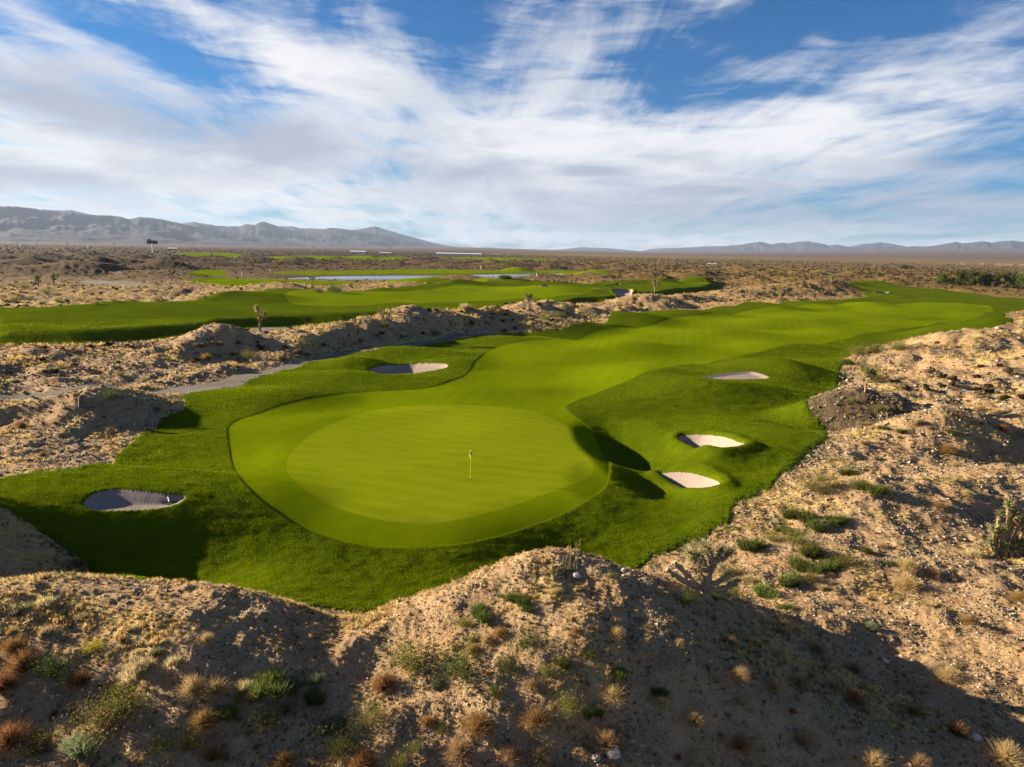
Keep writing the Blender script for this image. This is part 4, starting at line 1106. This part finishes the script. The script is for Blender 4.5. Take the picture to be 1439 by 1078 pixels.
MYEL = mat_plain('yellow_paint', (0.72, 0.60, 0.05), 0.5, 6, 0.1)
MBLK = mat_plain('black_plastic', (0.02, 0.02, 0.022), 0.5)
MWHT = mat_plain('white_paint', (0.78, 0.77, 0.74), 0.6, 3, 0.12)
MGRY = mat_plain('grey_metal', (0.30, 0.30, 0.30), 0.5, 2, 0.2)
MTAN = mat_plain('stucco', (0.50, 0.40, 0.31), 0.9, 1, 0.15)
MADOBE = mat_plain('adobe', (0.22, 0.14, 0.10), 0.9, 1, 0.2)
MROOF = mat_plain('roof_sheet', (0.32, 0.20, 0.15), 0.8, 1, 0.2)
MGLS = mat_plain('dark_glass', (0.02, 0.025, 0.03), 0.15)
MWOODP = mat_plain('weathered_wood', (0.17, 0.115, 0.07), 0.9, 5, 0.4)
MSCR = mat_plain('billboard_face', (0.045, 0.045, 0.055), 0.6, 0.4, 0.4)

# flagstick
p = ground_at(661, 673.5); gz0 = p[2]
fs = tag(empty('flagstick', p), 'yellow flagstick with limp dotted flag in the hole', 'flagstick')
MB().tube((0, 0, -.1), (0, 0, 2.2), .016, .012).build('pole', MYEL, fs)
MB().tube((0, 0, 2.2), (0, 0, 2.28), .016).build('ferrule', MBLK, fs)
# limp flag: folded cloth hanging beside the pole
nu, nv = 9, 12; Vv = []; Tt = []
for jv in range(nv):
    v = jv / (nv - 1); wv = 0.17 * (0.35 + 0.65 * math.sin(math.pi * min(1, 0.12 + v * 0.95)) ) 
    for iu in range(nu):
        u = iu / (nu - 1); Vv.append((wv * (u - 0.5) * 1.35 + 0.02, 0.045 * math.sin(u * 9 + v * 2) - 0.035, 2.19 - 0.62 * v - 0.05 * u))
for jv in range(nv - 1):
    for iu in range(nu - 1): k = jv * nu + iu; Tt.append([k, k + 1, k + nu + 1, k + nu])
fl = obj('flag', raw_mesh('flag', np.array(Vv), np.array(Tt), mat_plain('flag_cloth', (0.80, 0.68, 0.07), 0.8, 8, .1)), fs)
so = fl.modifiers.new('thick', 'SOLIDIFY'); so.thickness = .006
m = MB().box(-.075, .085, -.095, -.088, 1.80, 2.03); em = m.build('emblem', mat_plain('flag_cream', (0.72, 0.66, 0.45), .8, 8, .1), fs)
m = MB()
for (ex, ez) in [(-.03, 1.97), (.035, 1.99), (0, 1.91), (-.045, 1.86), (.05, 1.87)]: m.tube((ex, -.090, ez), (ex, -.102, ez), .022)
m.build('dot', MBLK, em)
cp = MB().tube((p[0], p[1], gz0 - .1), (p[0], p[1], gz0 + .012), .085, .085, 20).build('hole_cup', MBLK); tag(cp, 'dark hole cup at the foot of the yellow flagstick', 'cup')

# far flag on the second hole
p = ground_at(923, 403); h = 7 * np.linalg.norm(p - CAM) / F
r = tag(empty('flagstick', p), 'tiny far flagstick on the second hole putting surface', 'flagstick')
MB().tube((0, 0, 0), (0, 0, 2.6), .05).build('pole', MYEL, r)
MB().box(0.05, .75, -.03, .03, 2.0, 2.6).build('flag', MYEL, r)

# rake in the left bunker
p = ground_at(238, 707)
r = tag(empty('bunker_rake', (p[0], p[1], p[2] + .04), radians(15)), 'bunker rake lying on the sand left of the green', 'rake')
m = MB().box(-.42, .42, -.035, .035, 0, .06)
for i in range(11): m.box(-.41 + i * .08, -.39 + i * .08, -.01, .01, -.08, 0)
m.build('rake_head', MBLK, r)
MB().tube((0, 0, .04), (-.25, .75, .35), .03).build('handle', MWHT, r)

# post by the path, stump on the left dune
p = ground_at(266, 551)
r = tag(empty('marker_post', p), 'thin white marker post where the path meets the rough', 'post')
MB().tube((0, 0, -.1), (0, 0, .75), .04, .04).build('shaft', MWHT, r); MB().tube((0, 0, .75), (0, 0, .82), .045, .02).build('cap', MGRY, r)
p = ground_at(114, 571)
m = MB().tube((0, 0, -.2), (.03, 0, .55), .26, .21, 9).tube((.03, 0, .55), (.05, 0, .9), .21, .17, 9).tube((.05, 0, .9), (.05, 0, .97), .17, .10, 9)
o = m.build('stump', MWOODP, None, .02, p); tag(o, 'short brown stump standing on the left dune', 'stump')
# box sign beside the second fairway
p = ground_at(289, 420); d = np.linalg.norm(p - CAM); s = 4.2 * d / F
r = tag(empty('tee_sign', p), 'small dark box sign beside the second fairway', 'sign')
MB().box(-s * .45, s * .45, -.12, .12, s * .25, s).build('panel', MGRY, r, .02); MB().box(-s * .4, -s * .3, -.08, .08, -.2, s * .25).box(s * .3, s * .4, -.08, .08, -.2, s * .25).build('feet', MWOODP, r)

# pale boulders
def boulder(px, py, wpx, lab, col=(0.55, 0.46, 0.38)):
    p = ground_at(px, py); w = wpx * np.linalg.norm(p - CAM) / F / 2
    rg = np.random.default_rng(int(px)); me = bpy.data.meshes.new('boulder')
    import bmesh
    bm = bmesh.new(); bmesh.ops.create_icosphere(bm, subdivisions=3, radius=1)
    for v in bm.verts:
        c = v.co; k = 1 + .28 * float(pn(c.x * 1.4 + px, c.y * 1.4 + c.z * 2, 5)) + .1 * float(pn(c.x * 4 + px, c.y * 4 + c.z * 5, 6)); v.co = c * k; v.co.z *= .7
    bm.to_mesh(me); bm.free(); me.materials.append(mat_plain('boulder_stone', col, .9, 3, .35))
    o = obj('boulder', me, None, (p[0], p[1], p[2] + w * .25)); o.scale = (w, w, w); tag(o, lab, 'rock')
boulder(876, 803, 9, 'pale rock on the very crest of the front hill')
boulder(862, 1060, 18, 'flat tan rock at the foot of the front hill')
boulder(810, 810, 12, 'grey rock on the crest left of the pale one')
boulder(1244, 930, 8, 'light rock in the shaded gully right of the front hill', (0.6, 0.5, 0.4))
boulder(1372, 1038, 10, 'tan rock among lit stones near the bottom right corner')
boulder(541, 952, 9, 'tan rock left of the big olive bush')
boulder(838, 1066, 12, 'darker rock beside the flat tan rock', (0.34, .27, .22))
boulder(1402, 462, 6, 'pale rock on the heap at the far right of the fairway', (0.4, .34, .28))

# white posts along the far holes
for (px, py, hp, lab) in [(340, 387, 4, 'pale marker post left of the pond'), (380, 381, 3, 'pale marker post behind the left end of the pond'), (676, 378, 4, 'grey marker post behind the middle of the pond'), (754, 388, 4, 'pale marker post before the right end of the pond')]:
    p = ground_at(px, py); s = hp * np.linalg.norm(p - CAM) / F
    r = tag(empty('marker_post', p), lab, 'post'); MB().tube((0, 0, -.2), (0, 0, s), .14 * s).build('shaft', MWHT, r); MB().tube((0, 0, s), (0, 0, s * 1.08), .16 * s).build('cap', MGRY, r)
# reeds in the pond
p = ground_at(565, 388.5)
m = bush_green(77, (0.10, 0.12, 0.03), (0.2, 0.2, 0.06), 500)
o = obj('reed_clump', m, None, p); o.scale = (2.6, 1.2, 1.6); tag(o, 'clump of reeds standing in the pond before the beach', 'reeds')
p = ground_at(711, 392); o = obj('willow_bush', random.choice(PROTO['green']), None, p); o.scale = (5, 4, 3.2); tag(o, 'wide yellow green bush at the near shore of the pond', 'bush')
p = ground_at(632, 362); o = obj('willow_bush', random.choice(PROTO['green']), None, (p[0], p[1], p[2])); o.scale = (6, 5, 5); tag(o, 'green bush on the far turf strip beyond the pond', 'bush')

# billboard
x, y = at_dist(214, 1250); z = float(zat(x, y)); s = 1250 / F
r = tag(empty('billboard', (x, y, z), radians(8)), 'dark double billboard on a tall white post at left', 'billboard')
MB().tube((0, 0, -1), (0, 0, 12.5 * s), .75 * s).build('post', MWHT, r)
pn_ = MB().box(-6.3 * s, 6.3 * s, -.6, .6, 11.5 * s, 15.2 * s).build('panel', MSCR, r, .1)
MB().box(-6.5 * s, 6.5 * s, -.7, .7, 11.1 * s, 11.45 * s).box(-6.5 * s, 6.5 * s, -.7, .7, 15.25 * s, 15.5 * s).build('frame', MGRY, r)
MB().box(-5.4 * s, -1.2 * s, -.5, .5, 15.55 * s, 16.8 * s).build('topper', MSCR, r)

# power poles along the horizon at left
def pole_tree():
    r = empty('power_pole', (0, 0, 0))
    MB().tube((0, 0, -1), (0, 0, 15), .34, .22, 8).build('shaft', MWOODP, r); MB().box(-1.9, 1.9, -.15, .15, 13.6, 13.9).box(-1.4, 1.4, -.15, .15, 12.3, 12.55).build('crossarm', MWOODP, r)
    m = MB()
    for q in (-1.7, -.9, .9, 1.7): m.tube((q, 0, 13.9), (q, 0, 14.3), .12)
    m.build('insulator', MGRY, r); return r
base = None
PXS = [(24, 1300), (52, 2000), (94, 1250), (119, 2000), (160, 1350), (177, 2100), (272, 1500), (292, 2200), (326, 1700), (378, 1650), (390, 2300), (427, 1500), (441, 1550), (548, 2000), (632, 2100)]
for i, (px, d) in enumerate(PXS):
    x, y = at_dist(px, d)
    if base is None: o = base = pole_tree()
    else:
        o = base.copy(); C.objects.link(o)
        for ch in base.children: c = ch.copy(); C.objects.link(c); c.parent = o
    o.location = (x, y, float(zat(x, y))); s = (11.0 if d < 1600 else 8.0) * d / F / 15; o.scale = (s, s, s)
    nth = ['first', 'second', 'third', 'fourth', 'fifth', 'sixth', 'seventh', 'eighth', 'ninth', 'tenth', 'eleventh', 'twelfth', 'thirteenth', 'fourteenth', 'last'][i]
    tag(o, f'{nth} power pole from the left on the horizon', 'power pole', 'power poles along the horizon')

# buildings far out
def shed(px, dist, wpx, hpx, lab, wall=MWHT, roof=MWHT, dpth=18, gable=True):
    x, y = at_dist(px, dist); z = float(zat(x, y)); W = wpx * dist / F / 2; Hh = hpx * dist / F
    r = tag(empty('building', (x, y, z), -math.atan2(x, y)), lab, 'building')
    MB().box(-W, W, -dpth / 2, dpth / 2, -1, Hh * .72).build('wall', wall, r)
    MB().poly([(-W - .4, -dpth / 2 - .6, Hh * .723), (W + .4, -dpth / 2 - .6, Hh * .723), (W + .4, dpth / 2 + .6, Hh * .723), (-W - .4, dpth / 2 + .6, Hh * .723), (-W - .4, 0, Hh), (W + .4, 0, Hh)],
              [(0, 1, 5, 4), (2, 3, 4, 5), (1, 2, 5), (3, 0, 4), (3, 2, 1, 0)]).build('roof', roof, r)
    nwin = max(2, min(10, int(W / 4)))
    for i in range(nwin):
        cx = -W + (i + .5) * 2 * W / nwin
        if i == nwin // 2: MB().box(cx - .8, cx + .8, -dpth / 2 - .12, -dpth / 2 - .02, -.5, Hh * .5).build('door', MROOF, r)
        else: MB().box(cx - .9, cx + .9, -dpth / 2 - .12, -dpth / 2 - .02, Hh * .28, Hh * .52).build('window', MGLS, r)
shed(645, 2000, 62, 3.0, 'very long white greenhouse shed on the horizon', dpth=40)
shed(503, 1900, 20, 3.5, 'white shed on the horizon right of the mountains foot', dpth=24)
shed(541, 1950, 16, 2.2, 'smaller low white shed between the two larger ones', dpth=20)
shed(697, 1900, 12, 3.0, 'tan house at the right end of the white greenhouse', MTAN, MROOF)
shed(242, 1900, 10, 3.0, 'pale house right of the billboard on the horizon', MTAN, MWHT)
for i, (px, w, lab) in enumerate([(1353, 5, 'leftmost brown roofed house of the far right settlement'), (1380, 4, 'small house in the middle of the far right settlement'), (1404, 7, 'long brown house of the far right settlement'), (1418, 8, 'widest house of the far right settlement'), (1436, 5, 'house at the right edge of the far settlement')]):
    shed(px, 2500, w, 2.3, lab, MADOBE, MROOF)
shed(998, 1150, 4, 2.2, 'left one of two tiny white sheds on the plain', dpth=3); shed(1005, 1150, 4, 2.2, 'right one of two tiny white sheds on the plain', dpth=3)

# vehicles on the highway at left
MTYRE = MBLK
def vehicle(kind, paint):
    r = empty('truck' if kind else 'parked_car', (0, 0, 0))
    if kind:
        MB().box(-5.5, 2.2, -1.25, 1.25, 1.1, 3.9).build('cargo_box', paint, r, .05); MB().box(2.4, 4.6, -1.2, 1.2, .7, 2.9).build('cab', MWHT, r, .15); MB().box(4.62, 4.66, -1, 1, 1.7, 2.6).build('windshield', MGLS, r); wx = (-4.4, -3.2, 3.4); wr = .55
    else:
        MB().poly([(-2.3, -.9, .35), (2.3, -.9, .35), (2.3, .9, .35), (-2.3, .9, .35), (-2.3, -.9, .95), (2.25, -.88, .85), (2.25, .88, .85), (-2.3, .9, .95)], [(3, 2, 1, 0), (4, 5, 6, 7), (0, 1, 5, 4), (1, 2, 6, 5), (2, 3, 7, 6), (3, 0, 4, 7)]).build('body', paint, r, .08)
        MB().poly([(-1.7, -.82, .97), (1.1, -.82, .93), (1.1, .82, .93), (-1.7, .82, .97), (-1.2, -.65, 1.5), (.4, -.65, 1.5), (.4, .65, 1.5), (-1.2, .65, 1.5)], [(3, 2, 1, 0), (4, 5, 6, 7), (0, 1, 5, 4), (1, 2, 6, 5), (2, 3, 7, 6), (3, 0, 4, 7)]).build('cabin', MGLS, r); wx = (-1.4, 1.4); wr = .34
    for q in wx:
        for sy in (-1, 1): MB().tube((q, sy * .62, wr), (q, sy * .95, wr), wr, wr, 14).build('wheel', MTYRE, r)
    return r
for i, (px, d, kd, lab) in enumerate([(33, 2000, 1, 'white box truck, leftmost vehicle on the far highway'), (77, 2000, 0, 'first car right of the white truck on the highway'), (99, 2020, 0, 'second car right of the white truck on the highway'), (127, 2040, 1, 'second box truck in the middle of the far highway'), (166, 2060, 0, 'front car of the close pair on the highway'), (171.5, 2065, 0, 'rear car of the close pair on the highway')]):
    r = vehicle(kd, MWHT); x, y = at_dist(px, d); r.location = (x, y, float(zat(x, y)) + .8); r.rotation_euler = (0, 0, radians(38)); s = 1.15; r.scale = (s, s, s); tag(r, lab, 'truck' if kd else 'car', 'vehicles on the far highway')

# tall dry stalks on the crest
rg = np.random.default_rng(8)
stalks = []
for i, (px, py, hp) in enumerate([(752, 812, 20), (776, 808, 26), (780, 808, 20), (793, 803, 34), (797, 802, 40), (801, 801, 36), (806, 800, 42), (810, 801, 30)]):
    p = ground_at(px, py + 2); h = hp * np.linalg.norm(p - CAM) / F * 1.05
    m = MB(); q = np.array([0, 0, -.05]); le = rg.normal(0.06, .06)
    for j in range(5):
        q2 = q + np.array([le * (1 + j * .5) * h * .2, rg.normal(0, .01), h * .21]); m.tube(q, q2, .0065 - .0009 * j, .0058 - .0009 * j, 5); q = q2
    for j in range(9):
        a = q + np.array([rg.normal(0, .02), rg.normal(0, .02), -j * .035]); m.tube(a, a + np.array([rg.normal(0, .03), rg.normal(0, .03), .06]), .006, .002, 5)
    o = m.build('dry_stalk', mat_plain('stalk_straw', (0.46, 0.37, 0.13), .9) if i == 0 else stalks[0].data.materials[0], None, 0, p); stalks.append(o)
    tag(o, 'thin straw coloured grass stalk rising from the crest before the green', 'grass stalk', 'tall dry stalks on the crest')

# ------------------------------------------------------------------ sun and sky
SUN_AZ = math.atan2(-0.969, 0.249); SUN_EL = radians(15.2)
sd = Vector((math.sin(SUN_AZ) * math.cos(SUN_EL), math.cos(SUN_AZ) * math.cos(SUN_EL), math.sin(SUN_EL)))
L = bpy.data.lights.new('sun', 'SUN'); L.energy = 5.0; L.angle = radians(0.5); L.color = (1.0, 0.855, 0.61)
lo = bpy.data.objects.new('sun', L); C.objects.link(lo); lo.rotation_euler = sd.to_track_quat('Z', 'Y').to_euler()

W = bpy.data.worlds.new('World'); S.world = W; W.use_nodes = True
t = W.node_tree; t.nodes.clear(); k = NT_(t)
sky = k.n('ShaderNodeTexSky', sky_type='NISHITA'); sky.sun_disc = False; sky.sun_elevation = SUN_EL; sky.sun_rotation = SUN_AZ; sky.altitude = 700; sky.air_density = 1.0; sky.dust_density = 0.6; sky.ozone_density = 2.5
D = k.n('ShaderNodeTexCoord').outputs['Generated']
sx = k.n('ShaderNodeSeparateXYZ'); k.l(D, sx.inputs[0]); X, Y, Z = sx.outputs
az = k.math('ARCTAN2', X, Y); el = k.math('ARCSINE', Z)
zc = k.math('ADD', k.math('MAXIMUM', Z, 0.0), 0.07)
u = k.math('DIVIDE', X, zc); v = k.math('DIVIDE', Y, zc)
def comb(a, b_, c=0.0):
    nd = k.n('ShaderNodeCombineXYZ'); k.val(a, nd.inputs[0]); k.val(b_, nd.inputs[1]); k.val(c, nd.inputs[2]); return nd.outputs[0]
n_big = k.noise(comb(k.math('MULTIPLY', u, .55), k.math('MULTIPLY', v, .28), 2.0), 1.0, 6, 0.58, 0.35)
n_str = k.noise(comb(k.math('MULTIPLY', u, 2.4), k.math('MULTIPLY', v, .6), 7.0), 1.0, 9, 0.66, 0.9)
n_low = k.noise(comb(k.math('MULTIPLY', az, 9.0), k.math('MULTIPLY', el, 42.0), 4.0), 1.0, 7, 0.6, 0.5)
n_soft = k.noise(comb(k.math('MULTIPLY', az, 4.0), k.math('MULTIPLY', el, 9.0), 9.0), 1.0, 5, 0.5, 0.3)
def blob(px, py, wx, wy, amp, rot=0.0):
    d = ray(px, py); a0 = math.atan2(d[0], d[1]); e0 = math.asin(d[2]); c, s_ = math.cos(radians(rot)), math.sin(radians(rot))
    dx = k.math('SUBTRACT', az, a0); dy = k.math('SUBTRACT', el, e0)
    p_ = k.math('MULTIPLY', k.math('MULTIPLY_ADD', dy, s_, k.math('MULTIPLY', dx, c)), F / wx); q_ = k.math('MULTIPLY', k.math('MULTIPLY_ADD', dx, -s_, k.math('MULTIPLY', dy, c)), F / wy)
    e = k.math('EXPONENT', k.math('MULTIPLY', k.math('MULTIPLY_ADD', p_, p_, k.math('MULTIPLY', q_, q_)), -1.0))
    return k.math('MULTIPLY', e, amp)
def blobs(lst):
    acc = None
    for b_ in lst:
        x_ = blob(*b_); acc = x_ if acc is None else k.math('ADD', acc, x_)
    return acc
cover = blobs([(120, 190, 330, 75, .45, -6), (420, 75, 420, 34, .50, -16), (560, 150, 260, 55, .35, -10), (800, 130, 85, 110, .40, 10), (720, 20, 50, 80, .25, 0), (1060, 190, 330, 60, .42, 10), (1270, 120, 170, 32, .30, 14), (700, 260, 800, 50, .30, 0), (20, 90, 120, 60, .3, 0),
               (90, 48, 40, 12, .35, -8), (20, 8, 40, 14, .35, -20), (640, 215, 300, 36, .25, 0),
               (235, 88, 140, 34, -0.34, -10), (60, 30, 110, 30, -0.24, 0), (1230, 45, 420, 62, -0.38, 4), (1430, 190, 120, 70, -0.34, 0), (620, 22, 170, 36, -0.22, -10), (930, 70, 130, 50, -0.26, 12), (895, 148, 42, 22, -0.30, 0), (600, 152, 100, 34, -0.18, -5), (560, 243, 110, 12, -0.22, -3), (235, 240, 60, 10, -0.18, 0), (660, 245, 70, 16, -0.18, 0), (1080, 232, 70, 10, -0.20, 0), (1180, 135, 130, 16, -0.16, 14), (760, 190, 30, 12, -0.18, 0), (1040, 60, 160, 10, .16, 16), (1400, 55, 60, 14, .2, 0), (1300, 215, 260, 70, .22, 6), (500, 10, 160, 20, .18, -10), (980, 25, 200, 22, .2, 14), (880, 95, 60, 60, .18, 10), (1160, 62, 200, 26, .26, 13), (1420, 110, 90, 26, .22, 8)])
lowc = k.remap(el, 0.24, 0.03, 0.0, 0.30)
mixn = k.math('ADD', k.math('MULTIPLY', k.math('SUBTRACT', n_big, .5), 1.2), k.math('ADD', k.math('MULTIPLY', k.math('SUBTRACT', n_str, .5), 1.35), k.math('MULTIPLY', k.math('ADD', k.math('SUBTRACT', n_low, .5), k.math('MULTIPLY', k.math('SUBTRACT', n_soft, .5), 0.7)), 1.5)))
cov = k.math('ADD', k.math('ADD', cover, lowc), k.math('ADD', mixn, 0.06))
# unseen cloud overhead and behind thinned a little, to lower the ambient light
cov = k.math('SUBTRACT', cov, k.math('MULTIPLY', k.remap(k.math('ABSOLUTE', az), 0.85, 1.6), 0.06))
cov = k.math('SUBTRACT', cov, k.math('MULTIPLY', k.remap(el, 0.55, 1.0), 0.06))
mask = k.remap(cov, -0.12, 0.92)
shade = k.math('ADD', blobs([(400, 200, 230, 34, .5, -6), (130, 160, 180, 40, .38, -14), (620, 150, 120, 35, .25, -5), (1000, 235, 300, 30, .25, 0), (1300, 290, 300, 40, .4, 0), (900, 300, 500, 36, .32, 0), (60, 250, 120, 20, .25, -6), (1390, 222, 70, 9, .5, 0), (985, 268, 45, 5, .6, 0), (830, 240, 40, 6, .5, 0)]), k.math('ADD', k.math('MULTIPLY', k.math('SUBTRACT', n_soft, .5), 0.9), k.math('MULTIPLY', k.math('SUBTRACT', n_low, .5), 0.9)))
ccol = k.mix(k.remap(shade, -0.05, 0.6), (0.82, 0.82, 0.83), (0.40, 0.445, 0.54))
warm = k.remap(az, 0.1, -0.75, 0.0, 0.5)
ccol = k.mix(warm, ccol, k.mix(1.0, ccol, (1.06, 1.02, 0.97), 'MULTIPLY'))
bg1 = k.n('ShaderNodeBackground'); bg1.inputs[1].default_value = 0.05
grade = k.mix(1.0, sky.outputs[0], (0.105, 0.375, 0.62), 'MULTIPLY')
k.l(grade, bg1.inputs[0])
CLOUD = 0.292
bg2 = k.n('ShaderNodeBackground'); bg2.inputs[1].default_value = CLOUD; k.l(ccol, bg2.inputs[0])
ms = k.n('ShaderNodeMixShader'); k.l(k.math('MULTIPLY', mask, .96), ms.inputs[0]); k.l(bg1.outputs[0], ms.inputs[1]); k.l(bg2.outputs[0], ms.inputs[2])
k.l(ms.outputs[0], k.n('ShaderNodeOutputWorld').inputs[0])
W.cycles.sampling_method = 'MANUAL'; W.cycles.sample_map_resolution = 512

# ------------------------------------------------------------------ air
m, t = nodes('haze_air'); k = NT_(t)
pv = k.n('ShaderNodeVolumePrincipled'); pv.inputs['Color'].default_value = (0.45, 0.56, 0.82, 1); pv.inputs['Density'].default_value = 2.8e-5; pv.inputs['Anisotropy'].default_value = 0.1
k.l(pv.outputs[0], k.n('ShaderNodeOutputMaterial').inputs['Volume'])
zmin = float(gz.min()) - 14.0; zmax = 1.02 * max(max(v[2] for v in o.bound_box) for o in bpy.data.objects if o.name.startswith('mountains')) + 20
hz = MB().box(-23500, 23500, -400, 24500, zmin, zmax).build('haze', m); tag(hz, 'thin pale haze over the whole valley', 'haze', kind='stuff')

# ------------------------------------------------------------------ camera, render
cd = bpy.data.cameras.new('camera'); cam = bpy.data.objects.new('camera', cd); C.objects.link(cam)
cd.sensor_fit = 'HORIZONTAL'; cd.sensor_width = 36; cd.lens = F / 1439 * 36; cd.clip_start = 0.1; cd.clip_end = 60000
Mx = mathutils.Matrix(((RT[0], UP[0], -_fw[0], 0), (RT[1], UP[1], -_fw[1], 0), (RT[2], UP[2], -_fw[2], CAMH), (0, 0, 0, 1)))
cam.matrix_world = Mx
S.camera = cam
S.view_settings.view_transform = 'Standard'; S.view_settings.look = 'None'; S.view_settings.gamma = 1; S.view_settings.use_curve_mapping = False
S.view_settings.exposure = 2.0
S.render.engine = 'CYCLES'
cy = S.cycles
cy.use_denoising = True; cy.max_bounces = 5; cy.diffuse_bounces = 3; cy.glossy_bounces = 2; cy.transmission_bounces = 3; cy.transparent_max_bounces = 4; cy.volume_bounces = 0
